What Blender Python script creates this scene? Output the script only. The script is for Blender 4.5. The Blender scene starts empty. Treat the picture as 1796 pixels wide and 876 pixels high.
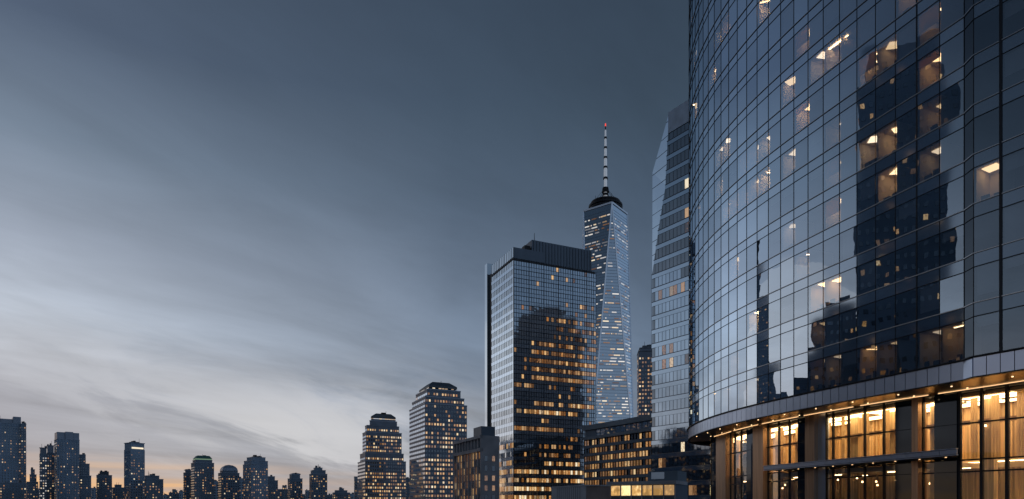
import bpy, math, random
import numpy as np
rnd = random.Random(7)
scene = bpy.context.scene
C = scene.collection
R = math.radians
FP, CX, HY, CAMH = 1170.0, 898.0, 890.0, 2.0      # focal length in photo pixels, principal column, horizon row, eye height

# ------------------------------------------------------------------ camera
cam_d = bpy.data.cameras.new('camera'); cam = bpy.data.objects.new('camera', cam_d); C.objects.link(cam)
cam.location = (0, 0, CAMH); cam.rotation_euler = (R(90), 0, 0)
cam_d.sensor_width = 36; cam_d.lens = 36 * FP / 1796
cam_d.shift_y = (HY - 438) / 1796
cam_d.clip_start = .5; cam_d.clip_end = 30000
scene.camera = cam

# ------------------------------------------------------------------ world: dusk sky with a deck of thin cloud
world = bpy.data.worlds.new('World'); scene.world = world; world.use_nodes = True
wt = world.node_tree; wn, wl = wt.nodes, wt.links
for n in list(wn): wn.remove(n)
def W(t, **k):
    n = wn.new(t)
    for a, v in k.items(): setattr(n, a, v)
    return n
def wmath(op, a, b=None, c=None, clamp=False):
    n = W('ShaderNodeMath', operation=op, use_clamp=clamp)
    for i, v in enumerate((a, b, c)):
        if v is None: continue
        if isinstance(v, (int, float)): n.inputs[i].default_value = v
        else: wl.new(v, n.inputs[i])
    return n.outputs[0]
def wramp(fac, stops, interp='EASE'):
    n = W('ShaderNodeValToRGB'); n.color_ramp.interpolation = interp
    el = n.color_ramp.elements
    while len(el) < len(stops): el.new(.5)
    for e, (p, c) in zip(el, stops):
        e.position = p; e.color = (c[0], c[1], c[2], 1) if not isinstance(c, (int, float)) else (c, c, c, 1)
    wl.new(fac, n.inputs[0]); return n.outputs[0]
def wmix(f, a, b, mode='MIX'):
    n = W('ShaderNodeMix', data_type='RGBA', blend_type=mode)
    for i, v in ((0, f), (6, a), (7, b)):
        if isinstance(v, (int, float)): n.inputs[i].default_value = v
        elif isinstance(v, tuple): n.inputs[i].default_value = (*v, 1)
        else: wl.new(v, n.inputs[i])
    return n.outputs[2]
tc = W('ShaderNodeTexCoord')
sep = W('ShaderNodeSeparateXYZ'); wl.new(tc.outputs['Generated'], sep.inputs[0])
dx, dy, dz = sep.outputs
hl = wmath('MAXIMUM', wmath('SQRT', wmath('ADD', wmath('MULTIPLY', dx, dx), wmath('MULTIPLY', dy, dy))), 1e-4)
GA = R(-58)
g = wmath('DIVIDE', wmath('ADD', wmath('MULTIPLY', dx, math.sin(GA)), wmath('MULTIPLY', dy, math.cos(GA))), hl)
zc = wmath('MAXIMUM', dz, 0.0)
bright = wramp(zc, [(0, (.46, .37, .33)), (.04, (.47, .43, .42)), (.085, (.52, .52, .55)), (.14, (.50, .52, .58)), (.225, (.45, .50, .58)),
                    (.316, (.30, .345, .425)), (.42, (.178, .232, .31)), (.52, (.077, .108, .166)), (.7, (.042, .062, .096)), (1, (.025, .040, .065))], 'LINEAR')
dark = wramp(zc, [(0, (.20, .23, .28)), (.1, (.165, .21, .285)), (.24, (.122, .172, .252)), (.4, (.063, .096, .148)), (.5, (.047, .075, .114)),
                  (.6, (.037, .059, .093)), (1, (.022, .037, .062))], 'LINEAR')
back = wramp(zc, [(0, (.28, .32, .40)), (.12, (.28, .36, .48)), (.4, (.18, .25, .36)), (.6, (.09, .14, .22)), (1, (.025, .040, .065))], 'LINEAR')
fb = wramp(wmath('MULTIPLY_ADD', g, .5, .5), [(.5, 0), (.66, 0), (.80, .15), (.91, .62), (.965, 1.0)], 'LINEAR')
bb = wramp(wmath('MULTIPLY_ADD', g, .5, .5), [(.2, 1), (.5, 0)], 'LINEAR')
GB2 = R(-100)
g2 = wmath('MULTIPLY_ADD', wmath('DIVIDE', wmath('ADD', wmath('MULTIPLY', dx, math.sin(GB2)), wmath('MULTIPLY', dy, math.cos(GB2))), hl), .5, .5)
west = wramp(g2, [(.88, 0), (.99, 1)], 'LINEAR')
sky = wmix(bb, wmix(fb, dark, bright), back)
sky = wmix(wmath('MULTIPLY', west, wramp(zc, [(.32, 0), (.52, .80)], 'LINEAR')), sky, (.018, .030, .050))
west2 = wramp(g2, [(.955, 0), (.995, 1)], 'LINEAR')
sky = wmix(wmath('MULTIPLY', west2, wramp(zc, [(.0, .8), (.24, 0)], 'LINEAR')), sky, (.50, .36, .31))
# cloud streaks: noise laid on a flat deck high above the ground
pr = W('ShaderNodeCombineXYZ'); inv = wmath('DIVIDE', 1.0, wmath('ADD', zc, .10))
wl.new(wmath('MULTIPLY', dx, inv), pr.inputs[0]); wl.new(wmath('MULTIPLY', dy, inv), pr.inputs[1])
m0 = W('ShaderNodeMapping'); m0.inputs['Rotation'].default_value = (0, 0, R(38)); wl.new(pr.outputs[0], m0.inputs[0])
mp = W('ShaderNodeMapping'); mp.inputs['Scale'].default_value = (1.15, .50, 1)
wl.new(m0.outputs[0], mp.inputs[0])
def wnoise(scale, detail, dist, rough=.55, loc=0):
    m2 = W('ShaderNodeMapping'); m2.inputs['Location'].default_value = (loc, loc * 1.7, loc); wl.new(mp.outputs[0], m2.inputs[0])
    n = W('ShaderNodeTexNoise'); n.inputs['Scale'].default_value = scale; n.inputs['Detail'].default_value = detail
    n.inputs['Distortion'].default_value = dist; n.inputs['Roughness'].default_value = rough; wl.new(m2.outputs[0], n.inputs[0]); return n.outputs[0]
n1 = wnoise(.75, 6, .9, .56, 3.1); n2 = wnoise(2.3, 7, .6, .6, 9.4)
cl = wmath('ADD', wmath('MULTIPLY', wmath('SUBTRACT', n1, .5), 1.5), wmath('MULTIPLY', wmath('SUBTRACT', n2, .5), .75))
amp = wramp(zc, [(0, .5), (.06, .8), (.11, 1.15), (.25, .65), (.4, .56), (.6, .5)], 'LINEAR')
mod = wmath('MAXIMUM', wmath('MULTIPLY_ADD', cl, amp, 1.0), .3)
sky = wmix(1.0, sky, mod, 'MULTIPLY')
# one long bright bank of cloud sloping down towards the horizon in front, with a greyer shelf under it
fw = wmath('MAXIMUM', dy, .02); tx = wmath('DIVIDE', dx, fw); ty = wmath('DIVIDE', zc, fw)
wv = W('ShaderNodeCombineXYZ'); wl.new(tx, wv.inputs[0]); wl.new(ty, wv.inputs[1])
wmp = W('ShaderNodeMapping'); wmp.inputs['Rotation'].default_value = (0, 0, R(17)); wl.new(wv.outputs[0], wmp.inputs[0])
wm2 = W('ShaderNodeMapping'); wm2.inputs['Scale'].default_value = (3.4, 15, 1); wl.new(wmp.outputs[0], wm2.inputs[0])
wnz = W('ShaderNodeTexNoise'); wnz.inputs['Scale'].default_value = 1; wnz.inputs['Detail'].default_value = 7; wnz.inputs['Roughness'].default_value = .62; wnz.inputs['Distortion'].default_value = .75; wl.new(wm2.outputs[0], wnz.inputs[0])
bend = wmath('MULTIPLY_ADD', tx, -.27, .02)
off = wmath('ADD', wmath('SUBTRACT', ty, bend), wmath('MULTIPLY', wmath('SUBTRACT', wnz.outputs[0], .5), .22))
bank = wramp(wmath('MULTIPLY_ADD', off, 2.5, .5), [(.22, 0), (.38, .25), (.49, 1), (.58, .75), (.80, 0)], 'EASE')
shelf = wramp(wmath('MULTIPLY_ADD', off, 2.5, .5), [(.12, 0), (.28, 1), (.40, .7), (.47, 0)], 'EASE')
side = wramp(wmath('MULTIPLY_ADD', tx, .5, .5), [(.08, .35), (.22, .8), (.40, .9), (.47, 0)], 'EASE')
up_ = wramp(wmath('MULTIPLY_ADD', dy, .5, .5), [(.55, 0), (.75, 1)], 'EASE')
msk = wmath('MULTIPLY', side, up_)
fine = wramp(wnz.outputs[0], [(.34, .12), (.60, 1)], 'EASE')
sky = wmix(wmath('MULTIPLY', wmath('MULTIPLY', wmath('MULTIPLY', bank, msk), fine), .72), sky, (.68, .69, .73))
sky = wmix(wmath('MULTIPLY', wmath('MULTIPLY', shelf, msk), .36), sky, (.30, .31, .36))
ax = wmath('DIVIDE', wmath('ADD', tx, .33), .27); ay = wmath('DIVIDE', wmath('SUBTRACT', ty, .115), .07)
blob = wmath('POWER', 2.718, wmath('MULTIPLY', wmath('ADD', wmath('MULTIPLY', ax, ax), wmath('MULTIPLY', ay, ay)), -1.0))
sky = wmix(wmath('MULTIPLY', wmath('MULTIPLY', blob, up_), wmath('MULTIPLY', fine, .70)), sky, (.66, .655, .67))
bx = wmath('DIVIDE', wmath('ADD', tx, .80), .26); by = wmath('DIVIDE', wmath('SUBTRACT', ty, .125), .075)
veil = wmath('POWER', 2.718, wmath('MULTIPLY', wmath('ADD', wmath('MULTIPLY', bx, bx), wmath('MULTIPLY', by, by)), -1.0))
sky = wmix(wmath('MULTIPLY', wmath('MULTIPLY', veil, up_), .75), sky, (.30, .315, .37))
# afterglow low over the horizon, broken by bars of cloud
gl = wramp(zc, [(0, 1), (.026, .95), (.045, .45), (.075, 0)], 'EASE')
ga = wramp(wmath('MULTIPLY_ADD', g, .5, .5), [(.80, 0), (.87, .25), (.915, .8), (.95, 1)], 'EASE')
mb = W('ShaderNodeMapping'); mb.inputs['Scale'].default_value = (3, 3, 70); wl.new(tc.outputs['Generated'], mb.inputs[0])
nb = W('ShaderNodeTexNoise'); nb.inputs['Scale'].default_value = 1.0; nb.inputs['Detail'].default_value = 3; wl.new(mb.outputs[0], nb.inputs[0])
bars = wramp(nb.outputs[0], [(.38, .3), (.6, 1)], 'EASE')
glow = wmath('MULTIPLY', wmath('MULTIPLY', gl, ga), bars)
sky = wmix(wmath('MULTIPLY', glow, .9, clamp=True), sky, (.95, .54, .23))
nish = W('ShaderNodeTexSky', sky_type='NISHITA'); nish.sun_disc = False; nish.sun_elevation = R(1.0); nish.sun_rotation = R(-58)
bgA = W('ShaderNodeBackground'); bgA.inputs[1].default_value = .96; wl.new(sky, bgA.inputs[0])
bgB = W('ShaderNodeBackground'); bgB.inputs[1].default_value = .012; wl.new(nish.outputs[0], bgB.inputs[0])
add = W('ShaderNodeAddShader'); wl.new(bgA.outputs[0], add.inputs[0]); wl.new(bgB.outputs[0], add.inputs[1])
wo = W('ShaderNodeOutputWorld'); wl.new(add.outputs[0], wo.inputs[0])

# the last of the sun, far below its daytime strength
sd = bpy.data.lights.new('sun', 'SUN'); sd.energy = .03; sd.angle = R(30); sd.color = (1, .86, .72)
so = bpy.data.objects.new('sun', sd); C.objects.link(so); so.rotation_euler = (R(86), 0, R(-58 + 180) * -1)
vs = scene.view_settings; vs.view_transform = 'Standard'; vs.look = 'None'; vs.exposure = 0; vs.gamma = 1; vs.use_curve_mapping = False
cy = scene.cycles
cy.use_denoising = True; cy.max_bounces = 8; cy.diffuse_bounces = 3; cy.glossy_bounces = 4; cy.transmission_bounces = 4
cy.transparent_max_bounces = 16; cy.caustics_reflective = False; cy.caustics_refractive = False; cy.sample_clamp_indirect = 2; cy.sample_clamp_direct = 10

# ------------------------------------------------------------------ materials
class M:
    def __init__(s, name):
        s.m = bpy.data.materials.new(name); s.m.use_nodes = True; s.t = s.m.node_tree
        for n in list(s.t.nodes): s.t.nodes.remove(n)
        s.out = s.n('ShaderNodeOutputMaterial')
    def n(s, t, **k):
        n = s.t.nodes.new(t)
        for a, v in k.items(): setattr(n, a, v)
        return n
    def l(s, a, b): s.t.links.new(a, b)
    def math(s, op, a, b=None, c=None, clamp=False):
        n = s.n('ShaderNodeMath', operation=op, use_clamp=clamp)
        for i, v in enumerate((a, b, c)):
            if v is None: continue
            if isinstance(v, (int, float)): n.inputs[i].default_value = v
            else: s.l(v, n.inputs[i])
        return n.outputs[0]
    def ramp(s, f, stops, interp='LINEAR'):
        n = s.n('ShaderNodeValToRGB'); n.color_ramp.interpolation = interp
        el = n.color_ramp.elements
        while len(el) < len(stops): el.new(.5)
        for e, (p, c) in zip(el, stops):
            e.position = p; e.color = (*c, 1) if isinstance(c, tuple) else (c, c, c, 1)
        s.l(f, n.inputs[0]); return n.outputs[0]
    def noise(s, scale, detail=3, vec=None, stretch=None, dist=0):
        v = vec or s.n('ShaderNodeNewGeometry').outputs['Position']
        if stretch:
            mp = s.n('ShaderNodeMapping'); mp.inputs['Scale'].default_value = stretch; s.l(v, mp.inputs[0]); v = mp.outputs[0]
        n = s.n('ShaderNodeTexNoise'); n.inputs['Scale'].default_value = scale; n.inputs['Detail'].default_value = detail
        n.inputs['Distortion'].default_value = dist; s.l(v, n.inputs[0]); return n
    def rand(s):
        g = s.n('ShaderNodeNewGeometry'); o = s.n('ShaderNodeObjectInfo')
        return s.math('FRACT', s.math('ADD', s.math('MULTIPLY', g.outputs['Random Per Island'], 7.31), s.math('MULTIPLY', o.outputs['Random'], 3.77)))
    def wobble(s, tilt, wave, wscale):
        """panes never lie quite true: a small tilt of each and a slow wave in the sheet"""
        g = s.n('ShaderNodeNewGeometry'); r = s.rand()
        wn_ = s.n('ShaderNodeTexWhiteNoise', noise_dimensions='1D'); s.l(r, wn_.inputs['W'])
        a = s.n('ShaderNodeVectorMath', operation='SUBTRACT'); s.l(wn_.outputs['Color'], a.inputs[0]); a.inputs[1].default_value = (.5, .5, .5)
        a2 = s.n('ShaderNodeVectorMath', operation='SCALE'); s.l(a.outputs[0], a2.inputs[0]); a2.inputs['Scale'].default_value = tilt
        no = s.noise(wscale, 2)
        b = s.n('ShaderNodeVectorMath', operation='SUBTRACT'); s.l(no.outputs['Color'], b.inputs[0]); b.inputs[1].default_value = (.5, .5, .5)
        b2 = s.n('ShaderNodeVectorMath', operation='SCALE'); s.l(b.outputs[0], b2.inputs[0]); b2.inputs['Scale'].default_value = wave
        c = s.n('ShaderNodeVectorMath', operation='ADD'); s.l(a2.outputs[0], c.inputs[0]); s.l(b2.outputs[0], c.inputs[1])
        d = s.n('ShaderNodeVectorMath', operation='ADD'); s.l(c.outputs[0], d.inputs[0]); s.l(g.outputs['Normal'], d.inputs[1])
        e = s.n('ShaderNodeVectorMath', operation='NORMALIZE'); s.l(d.outputs[0], e.inputs[0]); return e.outputs[0]
    def fres(s, lo, hi=1.0, power=5.0):
        """reflectance of a coated sheet: lo face on, rising towards grazing (power: how fast)"""
        g = s.n('ShaderNodeLayerWeight'); g.inputs['Blend'].default_value = .5
        f = s.math('MULTIPLY', s.math('MAXIMUM', s.math('SUBTRACT', g.outputs['Facing'], .12), 0.0), power)
        return s.math('MINIMUM', s.math('ADD', f, lo), hi)

def principled(name, col, rough=.6, metal=0, spec=.5, var=.15, vscale=.4, vstretch=None, emit=None):
    m = M(name); p = m.n('ShaderNodeBsdfPrincipled')
    if var:
        no = m.noise(vscale, 5, stretch=vstretch)
        c = m.ramp(no.outputs[0], [(.3, tuple(x * (1 - var) for x in col)), (.7, tuple(min(1, x * (1 + var)) for x in col))]); m.l(c, p.inputs['Base Color'])
    else: p.inputs['Base Color'].default_value = (*col, 1)
    if emit: p.inputs['Emission Color'].default_value = (*emit[0], 1); p.inputs['Emission Strength'].default_value = emit[1]
    p.inputs['Roughness'].default_value = rough; p.inputs['Metallic'].default_value = metal; p.inputs['Specular IOR Level'].default_value = spec
    m.l(p.outputs[0], m.out.inputs[0]); return m.m

def coated(name, base, tint, lo, rough=.03, tilt=.006, wave=.006, wscale=.35, power=1.3, rvar=.12):
    """coated facade glass seen from outside over a dark room: mostly a mirror of the sky"""
    m = M(name); nrm = m.wobble(tilt, wave, wscale); r = m.rand()
    d = m.n('ShaderNodeBsdfDiffuse')
    m.l(m.ramp(r, [(0, tuple(x * .6 for x in base)), (1, tuple(x * 1.4 for x in base))]), d.inputs[0])
    gl = m.n('ShaderNodeBsdfGlossy'); gl.inputs['Color'].default_value = (*tint, 1); gl.inputs['Roughness'].default_value = rough; m.l(nrm, gl.inputs['Normal'])
    f = m.math('MULTIPLY', m.fres(lo, .95, power), m.math('MULTIPLY_ADD', r, rvar, 1 - rvar / 2))
    x = m.n('ShaderNodeMixShader'); m.l(f, x.inputs[0]); m.l(d.outputs[0], x.inputs[1]); m.l(gl.outputs[0], x.inputs[2]); m.l(x.outputs[0], m.out.inputs[0]); return m.m

def clear(name, trans, tint, lo, tilt=.018, wave=.009, wscale=.45, power=1.3, rough=.0):
    """a glass sheet one can see through"""
    m = M(name); nrm = m.wobble(tilt, wave, wscale)
    t = m.n('ShaderNodeBsdfTransparent'); t.inputs[0].default_value = (*trans, 1)
    gl = m.n('ShaderNodeBsdfGlossy'); gl.inputs['Color'].default_value = (*tint, 1); gl.inputs['Roughness'].default_value = rough; m.l(nrm, gl.inputs['Normal'])
    r = m.rand(); f = m.math('MULTIPLY', m.fres(lo, .87, power), m.math('MULTIPLY_ADD', r, .24, .87))
    x = m.n('ShaderNodeMixShader'); m.l(f, x.inputs[0]); m.l(t.outputs[0], x.inputs[1]); m.l(gl.outputs[0], x.inputs[2]); m.l(x.outputs[0], m.out.inputs[0]); return m.m

def lit(name, c0, c1, strength, scale=2.3, lo=.2, gloss=.16, vs=1.0):
    """a lit window: an uneven lamp lit room behind reflecting glass"""
    m = M(name)
    no = m.noise(scale, 3, stretch=(1.2, 1.2, .8)); r = m.rand()
    f = m.math('ADD', m.math('MULTIPLY', no.outputs[0], .8), m.math('MULTIPLY', m.math('SUBTRACT', r, .5), .55))
    col = m.ramp(f, [(.2, tuple(x * lo for x in c0)), (.42, tuple(x * .55 for x in c0)), (.62, c1)])
    e = m.n('ShaderNodeEmission'); m.l(col, e.inputs[0]); e.inputs[1].default_value = strength
    gl = m.n('ShaderNodeBsdfGlossy'); gl.inputs['Roughness'].default_value = .04; gl.inputs['Color'].default_value = (.8, .9, 1, 1); m.l(m.wobble(.006, .006, .35), gl.inputs['Normal'])
    x = m.n('ShaderNodeMixShader'); m.l(m.fres(gloss, .8, .8), x.inputs[0]); m.l(e.outputs[0], x.inputs[1]); m.l(gl.outputs[0], x.inputs[2]); m.l(x.outputs[0], m.out.inputs[0]); return m.m

def emitter(name, col, s):
    m = M(name); e = m.n('ShaderNodeEmission'); e.inputs[0].default_value = (*col, 1); e.inputs[1].default_value = s; m.l(e.outputs[0], m.out.inputs[0]); return m.m

TINT = (.74, .87, 1.0)
mt = dict(
    ground=principled('asphalt_ground', (.05, .05, .055), .8, var=.3, vscale=.05),
    vision=clear('vision_glass', (.60, .64, .68), TINT, .23, power=1.6),
    spandrel=coated('spandrel_glass', (.085, .120, .168), TINT, .22, rough=.06, wave=.005, power=1.7),
    lobbyglass=clear('lobby_glass', (.86, .87, .88), (.9, .95, 1), .06, tilt=.003, wave=.006, power=.5),
    curtain=coated('curtain_wall_glass', (.030, .046, .070), TINT, .44, tilt=.012, wave=.022),
    spanD=coated('middle_tower_spandrel', (.075, .10, .135), TINT, .40, rough=.06, tilt=.012, wave=.02),
    curtain2=coated('bright_curtain_wall_glass', (.03, .045, .065), (.80, .91, 1), .44, rough=.05, tilt=.022, wave=.012, rvar=.3, power=.6),
    darkglass=coated('dark_curtain_glass', (.012, .018, .028), TINT, .20, power=.7),
    ribbon=coated('ribbon_window_glass', (.015, .02, .03), (.8, .9, 1), .42),
    darkwin=coated('unlit_window_glass', (.022, .032, .046), TINT, .14, rough=.1, power=.8),
    band=principled('floor_band_metal', (.13, .16, .20), .35, .6, var=.1),
    mullion=principled('dark_mullion_metal', (.018, .022, .030), .45, .5, var=0),
    trim=principled('bright_sill_trim', (.42, .43, .45), .3, .9, var=0),
    steel=principled('stainless_edge', (.80, .84, .90), .3, .75, var=0),
    fascia=principled('fascia_panel_metal', (.50, .59, .74), .28, .85, var=.06, vscale=.3),
    slab=principled('floor_slab', (.09, .09, .10), .8, var=.1),
    core=principled('office_core_wall', (.06, .065, .075), .8, var=.3, vscale=.5),
    room=principled('office_room_plaster', (.72, .60, .46), .8, var=.08),
    blind=principled('roller_blind_cloth', (.42, .46, .52), .9, var=.1),
    soffit=principled('bronze_soffit', (.36, .26, .18), .28, .7, var=.15, vscale=.6),
    bronze=principled('bronze_cladding', (.46, .30, .19), .34, .6, var=.22, vscale=1.2, vstretch=(4, 4, .12)),
    wood=principled('wood_wall_panel', (.62, .44, .24), .5, var=.5, vscale=.9, vstretch=(5, 5, .15)),
    ceiling=principled('lobby_ceiling', (.62, .48, .32), .45, var=.1),
    floorst=principled('lobby_floor', (.25, .2, .15), .3, var=.2),
    darkpanel=coated('dark_blue_glass_panel', (.008, .014, .024), TINT, .04, rough=.05, power=.22),
    drape=None,
    stone=principled('grey_stone', (.42, .41, .43), .8, var=.18, vscale=.25),
    brownstone=principled('brown_stone', (.33, .27, .25), .85, var=.2, vscale=.3),
    concrete=principled('pale_concrete', (.50, .52, .56), .75, var=.15, vscale=.2),
    granite=principled('dark_granite', (.16, .20, .26), .5, var=.15, vscale=.12),
    bluewall=principled('haze_tinted_masonry', (.255, .345, .45), .75, var=.15, vscale=.06),  # distance haze put into the wall colour of the far skyline
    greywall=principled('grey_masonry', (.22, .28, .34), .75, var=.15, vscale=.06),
    darkwall=principled('dark_masonry', (.165, .22, .285), .75, var=.15, vscale=.06),  # lifted and blued too, for haze on the far walls
    crown=principled('crown_metal', (.24, .29, .36), .45, .4, var=.1, vscale=.1),
    roof=principled('dark_roof_metal', (.07, .088, .11), .5, .3, var=.15, vscale=.2),
    copper=principled('green_copper_roof', (.08, .17, .15), .55, .2, var=.2, vscale=.2),
    black=principled('black_steel', (.016, .018, .022), .5, .5, var=0),
    louver=principled('dark_louvre_screen', (.12, .155, .20), .5, .3, var=.12, vscale=.2, vstretch=(1, 1, .1)),
    litA=lit('warm_lit_window', (1, .50, .17), (1, .72, .38), 1.15),
    litB=lit('amber_lit_window', (1, .40, .10), (1, .60, .25), .95),
    litC=lit('pale_lit_window', (1, .66, .36), (1, .84, .58), 1.25),
    litD=lit('dim_lit_window', (.9, .42, .16), (1, .55, .25), .42),
    litE=lit('busy_lit_window', (.95, .40, .13), (1, .60, .28), .62, scale=1.6, lo=.04),
    litW=lit('white_lit_window', (.80, .78, .80), (1, .92, .82), 1.0),
    lamp=emitter('ceiling_lamp', (1, .74, .46), 9),
    lampw=emitter('lobby_strip_lamp', (1, .66, .31), 12),
    down=emitter('soffit_downlight', (1, .66, .34), 3.5),
    sofl=emitter('soffit_strip_lamp', (1, .60, .28), 1.7),
    fillglow=emitter('ceiling_fill_glow', (1, .66, .30), 6.5),
    green=emitter('green_crown_lamp', (.50, .80, .52), .3),
    red=emitter('red_beacon', (.9, .08, .06), 1.3),
)

m = M('lobby_drape'); d_ = m.n('ShaderNodeBsdfDiffuse'); d_.inputs[0].default_value = (.7, .52, .32, 1); t_ = m.n('ShaderNodeBsdfTranslucent'); t_.inputs[0].default_value = (.75, .55, .32, 1)
x_ = m.n('ShaderNodeMixShader'); x_.inputs[0].default_value = .6; m.l(d_.outputs[0], x_.inputs[1]); m.l(t_.outputs[0], x_.inputs[2]); m.l(x_.outputs[0], m.out.inputs[0]); mt['drape'] = m.m
mt['litP'] = lit('pavilion_lit_window', (1, .56, .18), (1, .76, .36), 1.7, scale=1.1, lo=.25)

# ------------------------------------------------------------------ mesh building
class MB:
    def __init__(s): s.v = []; s.f = []; s.mi = []
    def quad(s, a, b, c, d, mi=0):
        i = len(s.v); s.v += [a, b, c, d]; s.f.append((i, i + 1, i + 2, i + 3)); s.mi.append(mi)
    def tri(s, a, b, c, mi=0):
        i = len(s.v); s.v += [a, b, c]; s.f.append((i, i + 1, i + 2)); s.mi.append(mi)
    def prism(s, poly, z0, z1, mi=0, top=None, bottom=True):
        """poly counter-clockwise seen from above; top: another polygon of as many corners (taper)"""
        n = len(poly); i = len(s.v); t = top or poly
        s.v += [(p[0], p[1], z0) for p in poly] + [(p[0], p[1], z1) for p in t]
        for k in range(n):
            j = (k + 1) % n; s.f.append((i + k, i + j, i + n + j, i + n + k)); s.mi.append(mi)
        s.f.append(tuple(i + n + k for k in range(n))); s.mi.append(mi)
        if bottom: s.f.append(tuple(i + k for k in reversed(range(n)))); s.mi.append(mi)
    def beam(s, p, q, w, h, mi=0, up=(0, 0, 1)):
        """a box from p to q, w wide (across, level) and h high, centred on the line"""
        p = np.array(p, float); q = np.array(q, float); d = q - p; L = np.linalg.norm(d)
        if L < 1e-6: return
        d /= L; up = np.array(up, float)
        if abs(d @ up) > .98: up = np.array((0, 1., 0)) if abs(d[1]) < .9 else np.array((1., 0, 0))
        r = np.cross(d, up); r /= np.linalg.norm(r); u = np.cross(r, d)
        i = len(s.v)
        for e in (p, q):
            for a, b in ((-1, -1), (1, -1), (1, 1), (-1, 1)): s.v.append(tuple(e + r * a * w / 2 + u * b * h / 2))
        for f in ((0, 1, 5, 4), (1, 2, 6, 5), (2, 3, 7, 6), (3, 0, 4, 7), (3, 2, 1, 0), (4, 5, 6, 7)): s.f.append(tuple(i + k for k in f)); s.mi.append(mi)
    def post(s, x, y, z0, z1, u, w, d, mi=0):
        """an upright box with its footprint turned to the direction u"""
        ux, uy = u; n = (-uy, ux)
        c = [(x + ux * a * w / 2 + n[0] * b * d / 2, y + uy * a * w / 2 + n[1] * b * d / 2) for a, b in ((-1, -1), (1, -1), (1, 1), (-1, 1))]
        s.prism(c, z0, z1, mi)
    def cyl(s, x, y, z0, z1, r0, r1=None, n=16, mi=0):
        r1 = r0 if r1 is None else r1
        a = [(x + r0 * math.cos(2 * math.pi * k / n), y + r0 * math.sin(2 * math.pi * k / n)) for k in range(n)]
        b = [(x + r1 * math.cos(2 * math.pi * k / n), y + r1 * math.sin(2 * math.pi * k / n)) for k in range(n)]
        s.prism(a, z0, z1, mi, b)
    def build(s, name, mats, parent=None, **props):
        mats = mats if isinstance(mats, (list, tuple)) else [mats]
        o0 = parent_world(parent)
        me = bpy.data.meshes.new(name)
        me.from_pydata([(v[0] - o0[0], v[1] - o0[1], v[2] - o0[2]) for v in s.v], [], s.f)
        for m in mats: me.materials.append(m)
        if len(mats) > 1: me.polygons.foreach_set('material_index', s.mi)
        me.update()
        o = bpy.data.objects.new(name, me); C.objects.link(o)
        if parent: o.parent = parent
        for k, v in props.items(): o[k] = v
        return o
def parent_world(p):
    x = np.zeros(3)
    while p is not None: x = x + np.array(p.location); p = p.parent
    return x
def thing(name, label, cat, x, y, z=0, group=None):
    o = bpy.data.objects.new(name, None); C.objects.link(o); o.location = (x, y, z); o.empty_display_size = 2
    o['label'] = label; o['category'] = cat
    if group: o['group'] = group
    return o
def struct(name, bm, m): return bm.build(name, m, kind='structure')
def add(a, b, k=1.0): return (a[0] + b[0] * k, a[1] + b[1] * k)
def Z(h): return h + CAMH
def ccw(poly):
    a = sum(p[0] * q[1] - q[0] * p[1] for p, q in zip(poly, poly[1:] + poly[:1])); return poly if a > 0 else poly[::-1]
def inset(poly, d):
    """polygon pulled in by d (convex, counter-clockwise)"""
    n = len(poly); out = []
    for i in range(n):
        p, q, r = np.array(poly[i - 1]), np.array(poly[i]), np.array(poly[(i + 1) % n])
        e1 = (q - p) / np.linalg.norm(q - p); e2 = (r - q) / np.linalg.norm(r - q)
        n1 = np.array((-e1[1], e1[0])); n2 = np.array((-e2[1], e2[0])); b = n1 + n2; b /= max(1e-6, (b @ n1)) if abs(b @ n1) > 1e-6 else 1
        k = b / (b @ n1) * d if abs(b @ n1) > 1e-6 else n1 * d
        out.append(tuple(q + k))
    return out

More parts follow.
